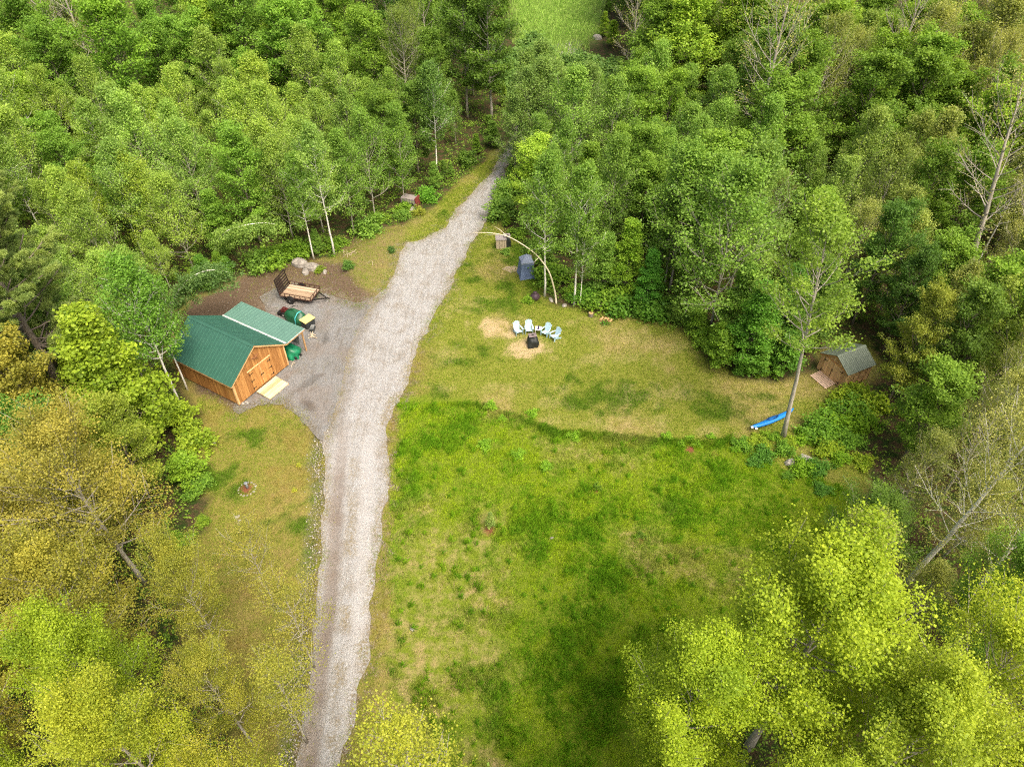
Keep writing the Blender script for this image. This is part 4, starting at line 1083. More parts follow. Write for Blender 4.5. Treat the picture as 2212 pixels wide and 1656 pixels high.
mb.tube(ring + [ring[0]], .025, 6, cap=False); mb.poly([(x * .95, y * .95, z - .005) for x, y, z in ring], .2); mb.build('cockpit', M['kayak_dark'], ky_, rot=(R(-28), 0, 0))
mb = MB(); mb.box((-kl / 2 + .12, .0, .36), (.1, .22, .05), None, .2); mb.build('handle', M['black_iron'], ky_)
mb = MB(); mb.lathe([(.07, -.04), (.09, 0), (.07, .04)], 10, (-kl / 2 + .2, -.10, .40)); mb.build('float', M['white'], ky_); mb = MB(); mb.lathe([(.07, -.04), (.09, 0), (.07, .04)], 10, (-kl / 2 + .05, .12, .38)); mb.build('float', M['white'], ky_)

# privacy tent
tb = [G(*Z2(718, 670)), G(*Z2(785, 740)), G(*Z2(915, 725))]
tcx = (tb[0][0] + tb[2][0]) / 2 + .05; tcy = (tb[0][1] + tb[2][1]) / 2 + .12
tent = empty('privacy_tent', (tcx, tcy, 0), R(-20), 'tall narrow blue grey pop up tent with pointed roof beside the tree line', 'tent')
tent.rotation_euler.z = math.atan2(tb[2][1] - tb[1][1], tb[2][0] - tb[1][0])
tw = .62; HT = 1.95
def tent_ring(z, s, tw_=0): return [Vector((math.cos(R(45 + 90 * i) + tw_) * s * 1.414 * tw, math.sin(R(45 + 90 * i) + tw_) * s * 1.414 * tw, z)) for i in range(4)]
mb = MB(); lv = [(0, 1.12), (.25, 1.04), (.8, .93), (1.3, .86), (HT - .35, .84)]
rings = []
for z, s in lv:
    r4 = tent_ring(z, s); rn = []
    for i in range(4):
        a, b = r4[i], r4[(i + 1) % 4]
        for k in range(4):
            f = k / 4; q = a.lerp(b, f); sag = math.sin(f * math.pi) * .06 + rr.uniform(-.018, .018); q = q * (1 - sag / max(.1, q.xy.length)) if False else q - Vector((q.x, q.y, 0)).normalized() * sag; rn.append(Vector((q.x, q.y, z + (0 if z else rr.uniform(0, .03)))))
    rings.append(rn)
for a, b in zip(rings[:-1], rings[1:]):
    for i in range(16): mb.poly([a[i], a[(i + 1) % 16], b[(i + 1) % 16], b[i]], rr.random())
mb.build('wall', M['tent'], tent)
mb = MB(); e = [Vector((q.x * 1.06, q.y * 1.06, HT - .36)) for q in rings[-1]]; e2 = [Vector((q.x * 1.07, q.y * 1.07, HT - .5)) for q in rings[-1]]
for i in range(16): mb.poly([e2[i], e2[(i + 1) % 16], e[(i + 1) % 16], e[i]], .4); mb.poly([e[i], e[(i + 1) % 16], Vector((0, 0, HT + .22))], .8 if (i // 4) % 2 else .4)
mb.build('roof', M['tent_top'], tent)
p = G(*Z2(640, 610)); mb = MB(); pts = [(p[0] + math.cos(a) * r_ * 1.1, p[1] + math.sin(a) * r_ * .9) for a, r_ in zip(np.linspace(0, 6.28, 9)[:-1], (.55, .7, .5, .6, .75, .5, .62, .5))]
mb.poly([(x, y, .02) for x, y in pts], .5); mb.poly([(x, y, -.03) for x, y in pts][::-1], .5)
for i in range(8): a, b = pts[i], pts[(i + 1) % 8]; mb.poly([(a[0], a[1], -.03), (b[0], b[1], -.03), (b[0], b[1], .02), (a[0], a[1], .02)], .5)
tag(mb.build('ground_slab', M['slab']), 'flat pale sandy slab set in the grass beside the blue tent', 'slab')

def make_chair():
    r0 = empty('garden_chair', (0, 0, 0), 0)
    mb = MB()
    for i in range(5): mb.bar((-.26, -.36 + .115 * i, .38 - .028 * i), (.26, -.36 + .115 * i, .38 - .028 * i), .10, .022, col=.6)
    mb.build('seat', M['chair'], r0)
    mb = MB()
    for i in range(5):
        f = (i - 2) / 2; h = .78 - .10 * f * f
        a = Vector((f * .17, .14, .27)); b = Vector((f * .27, .14 + h * .42, .27 + h))
        mb.bar(a, b, .085 + .02, .02, col=.6, up=(0, -1, .4))
    mb.bar((-.26, .30, .55), (.26, .30, .55), .03, .06, col=.4); mb.build('backrest', M['chair'], r0)
    for s in (-1, 1):
        mb = MB(); mb.bar((s * .34, -.40, .60), (s * .33, .02, .61), .13, .025, col=.8); mb.bar((s * .33, .0, .61), (s * .27, .34, .60), .09, .025, col=.8); mb.build('armrest', M['chair'], r0)
        mb = MB(); mb.bar((s * .32, -.36, 0), (s * .32, -.36, .59), .03, .13, col=.5, up=(0, 1, 0)); mb.build('front_leg', M['chair'], r0)
        mb = MB(); mb.bar((s * .28, -.34, .33), (s * .28, .45, .04), .03, .12, col=.4); mb.build('rear_leg', M['chair'], r0)
    return r0
ch = make_chair()
spots = [((1118.5, 719), 24, 'pale blue slatted garden chair at the left end of the row'),
         ((1142.4, 716), 4, 'pale blue slatted garden chair directly behind the fire pit, left of the table'),
         ((1179.5, 722), -34, 'pale blue slatted garden chair immediately right of the small white table'),
         ((1199.5, 731), -52, 'pale blue slatted garden chair at the right end of the row')]
for i, ((u, v), a, lab) in enumerate(spots):
    o = ch if i == 0 else copy_tree(ch)
    p = G(u, v); o.location = (p[0], p[1], 0); o.rotation_euler.z = R(a); o.scale = (.87, .87, .87)
    tag(o, lab, 'chair', 'garden chairs around the fire pit')
p = G(1162.5, 719); tbl = empty('side_table', (p[0], p[1], 0), R(-8), 'small white square side table between the pale blue chairs', 'table')
mb = MB(); mb.box((0, 0, .46), (.50, .50, .035), None, .7); mb.build('table_top', M['table'], tbl, bevel=.01)
for sx in (-1, 1):
    for sy in (-1, 1): mb = MB(); mb.bar((sx * .2, sy * .2, 0), (sx * .2, sy * .2, .445), .045, col=.4); mb.build('leg', M['table'], tbl)
p2_ = (p[0] + .03, p[1] + .03, .478)
mb = MB(); mb.lathe([(.05, 0), (.055, .02), (.05, .14), (.02, .19), (.02, .24)], 12); mb.lathe([(.07, 0), (.08, .035), (.03, .04)], 12, (-.03, -.12, 0))
tag(mb.build('bottle', M['dark_thing'], None, True, loc=p2_), 'small dark purple bottle and dish standing on the white side table', 'bottle')
p = G(1151, 744.5); fp = empty('fire_pit', (p[0], p[1], 0), R(12), 'square fire pit under a wrinkled black cover in front of the chairs', 'fire pit')
blob('cover', M['cover'], fp, .44, .42, .86, 12, fold=.16, boxy=4, c=(0, 0, 0))
mb = MB(); mb.box((-.02, .1, .875), (.62, .5, .05), (R(-4), 0, 0), .5); mb.build('lid', M['grey_lid'], fp, bevel=.02)
p = G(*Z2(932, 990)); mb = MB(); mb.lathe([(.14, 0), (.30, .1), (.38, .3), (.34, .5), (.2, .62), (.14, .72), (.17, .76), (.1, .77)], 22)
ur = empty('clay_urn', (p[0], p[1], 0), 0, 'round dark brown clay urn at the foot of the bent white tree', 'urn'); mb.build('body', M['urn'], ur, True)
for q in (-1, 1): mb = MB(); mb.tube([(q * .36, 0, .3), (q * .46, 0, .38), (q * .34, 0, .45)], .025, 6); mb.build('handle', M['urn'], ur, True)
# crates and bin near the road
p = G(*Z2(510, 335)); mb = MB(); cr = empty('wooden_crate', (p[0], p[1], 0), R(4), 'weathered slatted wooden box in the grass left of the black bin', 'crate')
for i in range(6): mb.box((-.36 + .145 * i, -.36, .48), (.12, .03, .92), None, rr.random()); mb.box((-.36 + .145 * i, .36, .48), (.12, .03, .92), None, rr.random())
for i in range(5): mb.box((-.44, -.29 + .145 * i, .48), (.03, .12, .92), None, rr.random()); mb.box((.44, -.29 + .145 * i, .48), (.03, .12, .92), None, rr.random())
mb.build('slats', M['drywood'], cr); mb = MB(); mb.box((0, 0, .97), (.98, .82, .04), None, .3); mb.build('top', M['panel_grey'], cr)
p = G(*Z2(585, 325)); bn = empty('refuse_bin', (p[0], p[1], 0), R(8), 'black bin with grey lid beside the wooden box under the bent tree tip', 'bin')
blob('body', M['cover'], bn, .34, .34, 1.1, 15, fold=.2, boxy=3); mb = MB(); mb.box((0, .05, 1.12), (.6, .55, .05), (0, R(3), 0), .5); mb.build('lid', M['panel_grey'], bn, bevel=.02)
# stumps, logs
for (a, b), rad, h, lab in (((1625, 1195), .20, .35, 'small upright log stump with pinkish cut top near the tree line'),):
    p = G(*Z2(a, b)); s_ = empty('tree_stump', (p[0], p[1], 0), 0, lab, 'stump'); mb = MB(); mb.tube([(0, 0, -.05), (0, 0, h)], rad, 12); mb.build('bark', BROWNB, s_)
    mb = MB(); mb.tube([(0, 0, h - .01), (0, 0, h + .012)], rad * .9, 12); mb.build('cut_face', M['cut_wood'], s_)
for i, (dx, dy) in enumerate(((0, 0), (.24, -.10), (.45, -.16), (.70, -.25))):
    p = G(*Z2(1755, 1240)); mb = MB(); mb.tube([(-.12, -.2, .11), (.12, .2, .11)], .10, 10, .8)
    tag(mb.build('split_log', M['cut_wood'], loc=(p[0] + dx, p[1] + dy, 0)), ['split log at the left end of the short row by the tree line', 'second split log from the left of the short row by the tree line', 'third split log from the left of the short row by the tree line', 'reddish split log at the right end of the short row'][i], 'log', 'split logs by the tree line')
# red cart in the trees
p = G(886, 441); rc = empty('old_cart', (p[0], p[1], 0), R(-20), 'old grey panelled cart with a faded red end half hidden at the wood edge', 'cart')
mb = MB(); mb.box((0, 0, .55), (1.5, .9, .55), None, .4); [mb.box((x, -.46, .55), (.05, .03, .6), None, .8) for x in (-.6, -.3, 0, .3, .6)]; mb.build('body', M['panel_grey'], rc, bevel=.02)
mb = MB(); mb.hexa([(.77, -.45, .1), (.95, -.45, .1), (.95, .45, .1), (.77, .45, .1), (.77, -.45, .95), (.86, -.45, .98), (.86, .45, .98), (.77, .45, .95)], .5); mb.build('end_panel', M['red'], rc)
for x in (-.45, .45):
    for y in (-.45, .45): mb = MB(); mb.tube([(x, y - .05, .22), (x, y + .05, .22)], .22, 14); mb.build('wheel', M['rubber'], rc)
# well pipe with stone ring
p = G(534.5, 1053); wl = empty('well_pipe', (p[0], p[1], 0), 0, 'grey capped well pipe standing in a small ring of stones on the left grass', 'well pipe')
mb = MB(); mb.tube([(0, 0, -.1), (0, 0, .42)], .085, 14); mb.build('casing', M['steel'], wl, True); mb = MB(); mb.lathe([(.11, .40), (.12, .43), (.12, .48), (.06, .51)], 14); mb.build('cap', M['steel'], wl)
def rock(name, x, y, sx, sy, sz, seed, label, cat='rock', group=None, mat='rock', z=0):
    r0 = np.random.RandomState(seed); mb = MB(); n, m = 10, 6; ph = r0.uniform(0, 6, 4)
    for j in range(m + 1):
        e = math.pi * (j / m - .5) * .98
        for i in range(n):
            a = 2 * math.pi * i / n; k = 1 + .22 * math.sin(2 * a + ph[0]) * math.cos(e) + r0.uniform(-.10, .10)
            mb.v.append((math.cos(a) * math.cos(e) * sx * k, math.sin(a) * math.cos(e) * sy * k, max(-.3, math.sin(e) * k) * sz + sz * .12))
    for j in range(m):
        for i in range(n): a, b = j * n + i, j * n + (i + 1) % n; mb.f.append([a, b, b + n, a + n]); mb.c.append(r0.rand() * .5)
    mb.f.append([m * n + i for i in range(n)]); mb.c.append(.3)
    o = mb.build(name, M[mat], None, False, loc=(x, y, float(hgt(x, y)) + z), rot=(0, 0, r0.uniform(0, 6)))
    return tag(o, label, cat, group)
for i in range(15):
    a = 2 * math.pi * i / 15; s = rr.uniform(.045, .08)
    rock('ring_stone', wl.location.x + math.cos(a) * .52, wl.location.y - .1 + math.sin(a) * .52, s, s, s * .7, 50 + i, 'small pale stone in the ring around the well pipe', 'stone', 'ring stones around the well pipe', 'rock_pale')
ROCKS = [(*Z1(1110, 205), .75, .6, .6, 'large flat grey boulder left of two behind the trailer'), (*Z1(1212, 236), .75, .55, .5, 'grey boulder right of two behind the trailer'), (*Z1(1150, 272), .5, .3, .3, 'low mossy stone in front of the two boulders'),
         (*Z1(1312, 268), .28, .22, .2, 'small stone between boulders and the green tufts'), (890, 458, .55, .4, .4, 'flat boulder in the weeds below the old cart'), (1706, 1000, .32, .3, .3, 'round pale stone in the bushes near the blue kayak'),
         (1742, 995, .55, .45, .3, 'dark jagged stone heap right of the round pale stone'), (513, 1116, .14, .12, .1, 'single white stone in the left grass below the well pipe'), (518, 1124, .08, .08, .06, 'tiny yellowish pebble beside the white stone'),
         (461, 958, .17, .14, .12, 'pale stone at the shrub edge below the large shed'), (890, 1359, .12, .1, .09, 'white stone in dry grass right of the road near the bottom'), (1370, 150, .9, .7, .6, 'pale boulder under the dark trunks at the top'),
         (1421, 152, .8, .7, .7, 'tan boulder right of the dark trunks at the top'), (1290, 85, .7, .6, .6, 'white boulder at the far clearing edge'), (*Z1(625, 1352), .2, .14, .1, 'white stone at the front left corner of the large shed'),
         (*Z1(665, 1345), .16, .12, .08, 'second pale stone beside the shed front corner'), (1192, 1162, .12, .1, .08, 'small grey stone in the middle of the meadow'),
         (1190, 648, .28, .18, .14, 'jagged brown stone between the white trunks'), (1219, 660, .25, .2, .1, 'brown stone heap right of the bent trunk foot')]
for i, (u, v, a, b, c, lab) in enumerate(ROCKS):
    p = G(u, v); rock('rock', p[0], p[1], a, b, c, 100 + i, lab, mat='rock_pale' if ('pale' in lab or 'white' in lab) else 'rock')
# loose rubble along the ditch, gravel edges and dirt yard (nobody could count it)
def rubble(name, x, y, s, label, mat, seed):
    r0 = np.random.RandomState(seed); n = len(x)
    base_ = np.array([(1, 0, 0), (0, 1, 0), (-1, 0, 0), (0, -1, 0), (0, 0, .8), (0, 0, -.4)]); fc = np.array([(0, 1, 4), (1, 2, 4), (2, 3, 4), (3, 0, 4), (1, 0, 5), (2, 1, 5), (3, 2, 5), (0, 3, 5)])
    a = r0.uniform(0, 6.28, n); ca_, sa_ = np.cos(a), np.sin(a)
    P = base_[None] * r0.uniform(.7, 1.3, (n, 6, 1)) * np.stack([s, s * r0.uniform(.6, 1, n), s * r0.uniform(.5, .9, n)], 1)[:, None]
    X = P[..., 0] * ca_[:, None] - P[..., 1] * sa_[:, None] + x[:, None]; Y = P[..., 0] * sa_[:, None] + P[..., 1] * ca_[:, None] + y[:, None]
    Zz = P[..., 2] + (hgt(x, y) + .015)[:, None]
    V = np.stack([X, Y, Zz], -1).reshape(-1, 3); Q = (fc[None] + 6 * np.arange(n)[:, None, None]).reshape(-1, 3)
    tag(link(name, np_mesh(name, V, Q, {'lv': np.repeat(r0.rand(n), 8)}), mat), label, 'stones', kind='stuff')
r0 = np.random.RandomState(31)
t = r0.rand(1300) * (len(DITCH) - 1); i = t.astype(int); P = DITCH[i] + (DITCH[i + 1] - DITCH[i]) * (t - i)[:, None] + r0.normal(0, .30, (1300, 2)) + np.array([.25, 0])
rubble('ditch_stones', P[:, 0], P[:, 1], r0.uniform(.02, .075, len(P)) * (1 + .6 * (r0.rand(len(P)) < .12)), 'pale rubble stones lining the ditch left of the road', M['rock_pale'], 1)
x, y = r0.uniform(-25, 25, 60000), r0.uniform(8, 70, 60000); mk = masks(x, y)
k = r0.rand(len(x)) < (mk['dirt'] * .22 + mk['shoulder'] * .18 * sm(.4, .6, fbm(x, y, 1.6, 5)) + mk['bank'] * .10) * (np.maximum(sdf(ROAD, x, y), sdf(PAD, x, y)) < .3)
rubble('loose_stones', x[k], y[k], r0.uniform(.015, .055, k.sum()), 'loose small stones on the bare dirt and road edges', M['rock_pale'], 2)
x, y = r0.uniform(-25, 10, 50000), r0.uniform(6, 70, 50000); d = np.maximum(sdf(ROAD, x, y), sdf(PAD, x, y))
k = (d > -.2) & (r0.rand(len(x)) < .32)
x, y = x[k], y[k]
rubble('road_stones', x, y, r0.uniform(.012, .035, len(x)), 'loose crushed stones scattered over the gravel surface', M['rock_pale'], 3)
for o in (bpy.data.objects['road_stones'],): o.location.z = .045

# ------------------------------------------------------------------ trees placed one by one
GL = 'trees of the dense stand left of the road'
t_ = tree
bx = base(722, 550); t_('birch', *bx, 11.5, PALE, 'young birch with white trunk at the left wood edge right behind the bank', lean=(0, .02), var=0)
t_('birch', *base(678, 559), 9.5, MID, 'slim birch with pale trunk just left of the birch by the bank', var=1)
t_('aspen', *base(456, 515), 10.5, PALE, 'aspen whose white stem shows in the gap left of the arched birch', var=2)
t_('birch', *base(347, 570), 11, PALE, 'pair stemmed pale birch standing at the left wood front behind the shed roof', var=3, lean=(-.04, 0))
t_('aspen', *base(352, 566), 10, PALEY, 'yellowish aspen close behind the pair stemmed birch', var=1)
t_('birch', *base(250, 560), 9.0, PALEY, 'small pale birch left of the pair stemmed birch', var=2)
t_('birch', *base(312, 556), 9.5, MID, 'birch between the pair stemmed birch and the small pale birch', var=1)
t_('aspen', *base(874, 437), 9.5, MID, 'thin aspen whose bare leader shows beside the old cart', var=0)
t_('birch', *base(945, 391), 11.5, (.085, .15, .035), 'birch with clean thin trunk left of the road, just beyond the old cart', var=0)
t_('aspen', *base(810, 470), 10, MID, 'dense aspen between the bank and the old cart', var=3)
t_('aspen', *base(765, 505), 9.5, MID, 'dense aspen right of the birch on the bank', var=4)
t_('maple', *base(905, 380), 9, DARKG, 'dark leafy maple behind the old cart')
t_('maple', *base(1062, 262), 15, DARKG, 'tall old tree with long bare trunk left of the hidden road bend', bark=GREYB)
t_('maple', *base(1010, 255), 14, DARKG, 'tall dark tree left of the old bare trunked tree', bark=GREYB)
t_('maple', *base(852, 190), 16, (.075, .14, .03), 'tall dull green tree with pale bare trunk near the top', bark=GREYB)
# right of the road
t_('birch', *base(1176.6, 640), 12.2, MID, 'straight white birch beside the arched bare stem', var=0, wide=.95)
t_('birch', *base(1240, 658), 11.8, MID, 'white birch with speckled trunk right of the urn', var=1, wide=.95)
t_('birch', *base(1253, 660), 7.5, DARKG, 'thin short birch touching the speckled birch on its right', var=2, wide=.7)
t_('aspen', *base(1445, 634), 12.5, MID, 'aspen with long pale trunk in the middle of the right wood edge', var=5, wide=1.2)
t_('aspen', *base(1434, 622), 10, DARKG, 'aspen close behind the long pale trunk', var=1)
t_('aspen', *base(1533, 712), 13.3, MID, 'aspen with long straight grey trunk standing forward at the right wood edge', var=3, wide=1.25)
t_('aspen', *base(1500, 640), 12, MID, 'aspen left of the forward standing grey trunk', var=0, wide=1.1)
t_('aspen', *base(1572, 640), 12.5, (.10, .165, .035), 'aspen with reddish grey stem right of the forward standing trunk', var=2, wide=1.2)
t_('cone_maple', *base(1345, 640), 7.2, BRIGHT, 'bright green layered young maple at the right wood edge', var=0)
t_('cone_maple', *base(1392, 668), 5.6, (.055, .15, .02), 'deep green young maple in front of the bright layered one', var=1)
t_('cone_maple', *base(1300, 640), 6.0, MID, 'mid green young maple between birches and the bright layered maple', var=2)
t_('cone_maple', *base(1464, 676), 4.5, DARKG, 'low dark maple at the foot of the long pale trunk', var=0)
for i, (u, v, H, col, lab) in enumerate([(1604, 790, 7.5, (.07, .16, .02), 'multi stemmed young maple at the corner of the lawn'), (1575, 740, 7, MID, 'green maple behind the corner of the lawn, left of the multi stemmed one'), (1660, 770, 8, (.06, .13, .02), 'full green maple right of the multi stemmed one'),
                                         (1720, 745, 8, DARKG, 'dark maple left of the small shed'), (1545, 770, 3.2, BRIGHT, 'low bright maple at the rounded lawn corner')]):
    t_('cone_maple', *base(u, v), H, col, lab, var=i, wide=1.1)
t_('tall_maple', *base(1691, 948), 16.5, (.120, .185, .028), 'tall maple with long bare grey trunk and yellow tipped crown beside the kayak', lean=(-.10, .03), wide=1.0, var=0)
t_('bare', 37.3, 47.8, 18, (.17, .18, .07), 'large thinly leaved tree with long leaning bare trunk at the right edge', lean=(-.2, .0), var=0)
t_('bare', 38.6, 47.0, 15, (.17, .18, .07), 'second bare limbed tree just right of the large leaning one', lean=(.06, .0), var=1)
t_('bare', *G(1905, 230, 4)[:2], 16, (.14, .16, .05), 'grey dead looking tree with forked bare top near the upper right', var=1)
t_('bare', *G(1490, 165, 3)[:2], 18, (.14, .15, .06), 'grey bare topped tree at the top right of the far clearing', var=0)
t_('bare', *G(185, 110, 6)[:2], 16, (.15, .16, .08), 'grey bare branched tree among pale foliage at the top left', var=1)
t_('maple', *base(1366, 124), 17, DARKG, 'tall tree with dark trunk left of two beside the far clearing')
t_('maple', *base(1399, 146), 17, DARKG, 'tall tree with dark trunk right of two beside the far clearing')
for i, (u, v, H) in enumerate([(1112, 392, 9.0), (1138, 380, 10.5), (1168, 372, 11), (1135, 340, 10.5), (1165, 325, 11), (1196, 340, 9.5), (1178, 290, 7.5), (1205, 290, 7.0), (1232, 330, 9.0), (1200, 250, 5.5), (1262, 345, 9.5)]):
    t_('aspen', *base(u, v), H, (.105, .165, .042), 'aspen in the row right of the hidden road bend', 'aspens hiding the road bend', var=i, wide=1.1)
for i, (u, v, H) in enumerate([(1095, 165, 2.4), (1120, 150, 2.6), (1145, 135, 2.4), (1170, 120, 2.0), (1075, 185, 2.6), (1105, 190, 2.2), (1135, 172, 2.2), (1150, 105, 2.2), (1065, 150, 3.0), (1240, 140, 1.8), (1262, 150, 2.2), (1290, 165, 2.4), (1255, 175, 2.0), (1225, 185, 1.8), (1320, 150, 1.6), (1350, 175, 1.6), (1310, 195, 2.0)]):
    t_('shrub', *base(u, v), H, (.085, .15, .04), 'rounded bush before the far clearing', 'bushes at the far clearing', wide=1.25)
# left front
t_('cone_maple', *base(318, 962), 11.3, LIME, 'large lime green maple left of the big shed', var=0, wide=1.12)
t_('cone_maple', *base(240, 930), 7, LIME, 'smaller lime green maple behind the left foot of the large one', var=1, wide=1.1)
t_('birch', *base(391, 879), 12, (.085, .17, .025), 'green birch with spotted white trunk beside the left shed wall', var=1, wide=1.05, lean=(.03, 0))
t_('birch', *base(405, 842), 9.5, (.075, .15, .025), 'slender birch touching the back left corner of the shed roof', var=2, wide=.9)
t_('maple', *base(175, 800), 9.5, (.12, .20, .04), 'rounded light green maple behind the lime green one', var=0, wide=.9)
t_('pine', *base(172, 895), 19.5, (.150, .200, .062), 'large pine with thick dark trunk and tan green plumes at the left edge', var=0)
t_('pine', *base(20, 640), 18, (.155, .205, .065), 'pine behind the large one at the far left edge', var=1)
t_('maple', *base(330, 330), 15, (.105, .190, .024), 'big vivid green broad maple rising above the pale stand at the left', var=1, wide=1.05)
for i, (u, v, h, k, col, lab) in enumerate([(398, 925, 2.6, 'sapling', LIME, 'lime green sapling at the grass edge below the shed'), (415, 1040, 2.4, 'sapling', (.12, .2, .02), 'green sapling by the left grass below the first one')]):
    t_(k, *base(u, v), h, col, lab, wide=1.6)
# lower left, orange green canopy
OM = [(-20.4, 21.0, 12.5, ORANGE, 'orange tinged maple just below the left pine, uppermost of the orange ones', 'open_maple', .95), (-18.9, 15.6, 11.5, (.165, .165, .028), 'orange olive maple at the left edge halfway down the lower left corner', 'open_maple', .95),
      (-14.8, 17.0, 9.0, (.155, .165, .026), 'thin crowned olive maple overhanging the left grass', 'open_maple', .75), (-12.2, 12.6, 8.6, (.16, .17, .026), 'airy olive maple left of the road near the bottom', 'open_maple', .72),
      (-16.0, 11.8, 12.0, YG2, 'yellow green maple in the lower left corner, upper of three', 'near_maple', .78), (-13.6, 9.2, 12.5, (.185, .215, .022), 'yellow green maple in the lower left corner, lower of three', 'near_maple', .7),
      (-10.2, 8.3, 9.5, (.175, .185, .022), 'olive green maple at the bottom left of the road', 'open_maple', .68), (-21.8, 26.3, 8.5, (.16, .20, .03), 'dull green maple between lime green maple and orange ones', 'maple', .8),
      (-25.5, 25.5, 9.0, (.06, .13, .02), 'dark green maple under the pine trunk', 'maple', .9), (-10.0, 16.2, 7.5, (.165, .165, .03), 'thin orange olive maple leaning over the left grass, nearest the road', 'thin_maple', 1.25), (-9.6, 12.6, 7.8, (.16, .17, .028), 'thin olive maple left of the road, lower of the sparse ones', 'thin_maple', 1.25), (-12.8, 19.6, 7.0, (.165, .165, .03), 'sparse orange olive maple below the well pipe', 'thin_maple', 1.2), (-25.0, 19.8, 10, (.17, .155, .03), 'orange brown maple at the very left edge', 'open_maple', .9), (-19.5, 8.5, 10.5, YG2, 'yellow green maple in the lower left corner, outermost of three', 'near_maple', .75)]
for i, (x, y, H, col, lab, k, w) in enumerate(OM): t_(k, x, y, H, col, lab, wide=w, var=i)
# lower right, yellow green maples
YM = [(11.0, 12.4, 14.9, YG, 'largest bright yellow green maple, domed crown right of the meadow', 'near_maple', 1.0, 0), (6.7, 10.8, 12.4, (.160, .220, .016), 'lower yellow green maple left of the largest one', 'near_maple', .88, 1),
      (12.8, 8.7, 14.0, (.165, .212, .020), 'yellow maple with showing limbs at the bottom right', 'near_maple', .82, 2), (17.6, 11.4, 12.8, (.175, .220, .018), 'yellow green maple at the right edge near the bottom corner', 'open_maple', .8, 0),
      (20.6, 15.2, 11.5, (.12, .20, .03), 'mid green maple at the right edge above the bottom yellow ones', 'near_maple', .8, 1), (9.2, 6.6, 12.2, (.165, .215, .018), 'yellow green maple at the bottom frame edge right of centre', 'near_maple', .68, 0), (5.4, 7.0, 9.6, (.16, .21, .02), 'small yellow green maple at the bottom edge, leftmost of the yellow ones', 'near_maple', .66, 2),
      (16.5, 7.0, 13.0, (.18, .22, .018), 'yellow maple in the bottom right corner', 'near_maple', .8, 1), (-3.9, 9.3, 10.6, (.185, .205, .025), 'twiggy yellow young maple reaching over the road at the bottom edge', 'thin_maple', 1.2, 0), (-8.3, 7.4, 9.5, (.18, .20, .025), 'small yellow green tree at the bottom edge left of the road', 'thin_maple', .9, 1)]
for x, y, H, col, lab, k, w, vi in YM: t_(k, x, y, H, col, lab, wide=w, var=vi)
t_('old_birch', *base(1955, 1262), 13.5, (.20, .21, .06), 'olive birch with long white trunk at the right side above the yellow maples', bark=BIRCH, wide=1.0, var=0, lean=(.10, .02))
t_('old_birch', *base(2072, 1315), 13.0, (.18, .20, .05), 'olive birch with white trunk at the right edge, lower of two', bark=BIRCH, wide=.9, var=1)
t_('olive', 20.2, 18.2, 5.8, (.17, .19, .05), 'low fine leaved olive tree left of the long white birch trunk', wide=1.3, var=1)
t_('olive', 22.6, 16.6, 5.2, (.16, .19, .045), 'low fine leaved olive tree below the long white birch trunk', wide=1.3, var=2)
t_('olive', 24.4, 22.4, 7.2, (.18, .20, .055), 'olive tree just behind the long white birch trunk', wide=1.1, var=0)
t_('olive', 26.0, 26.5, 10.5, (.165, .185, .055), 'pale olive feathery tree at the right edge level with the kayak', wide=.9, var=2)
t_('olive', 22.5, 25.0, 7.5, (.14, .165, .045), 'low olive tree right of the kayak bushes', wide=1.0, var=0)
t_('olive', 29.5, 30.5, 12, (.16, .18, .05), 'olive tree behind the pale feathery one at the right edge', wide=.9, var=1)
t_('maple', *base(1912, 880), 9.5, (.15, .175, .03), 'yellowish olive maple directly right of the small shed', var=2, wide=.68)
t_('maple', *base(1985, 900), 10.5, (.085, .14, .025), 'green maple second to the right of the small shed', var=3, wide=.8)
t_('maple', *base(2090, 900), 11.5, (.12, .165, .03), 'broad green maple towards the right edge, third from the small shed', var=4, wide=.9)
t_('maple', *base(2190, 860), 12, (.14, .17, .035), 'olive green maple at the right edge beyond the small shed', var=0, wide=.9)
t_('maple', *base(1905, 760), 9, (.05, .10, .02), 'dark maple behind the small shed roof', var=1, wide=.7)
t_('maple', *base(1840, 700), 10, (.06, .12, .022), 'dark green maple behind the small shed', var=2, wide=.8)

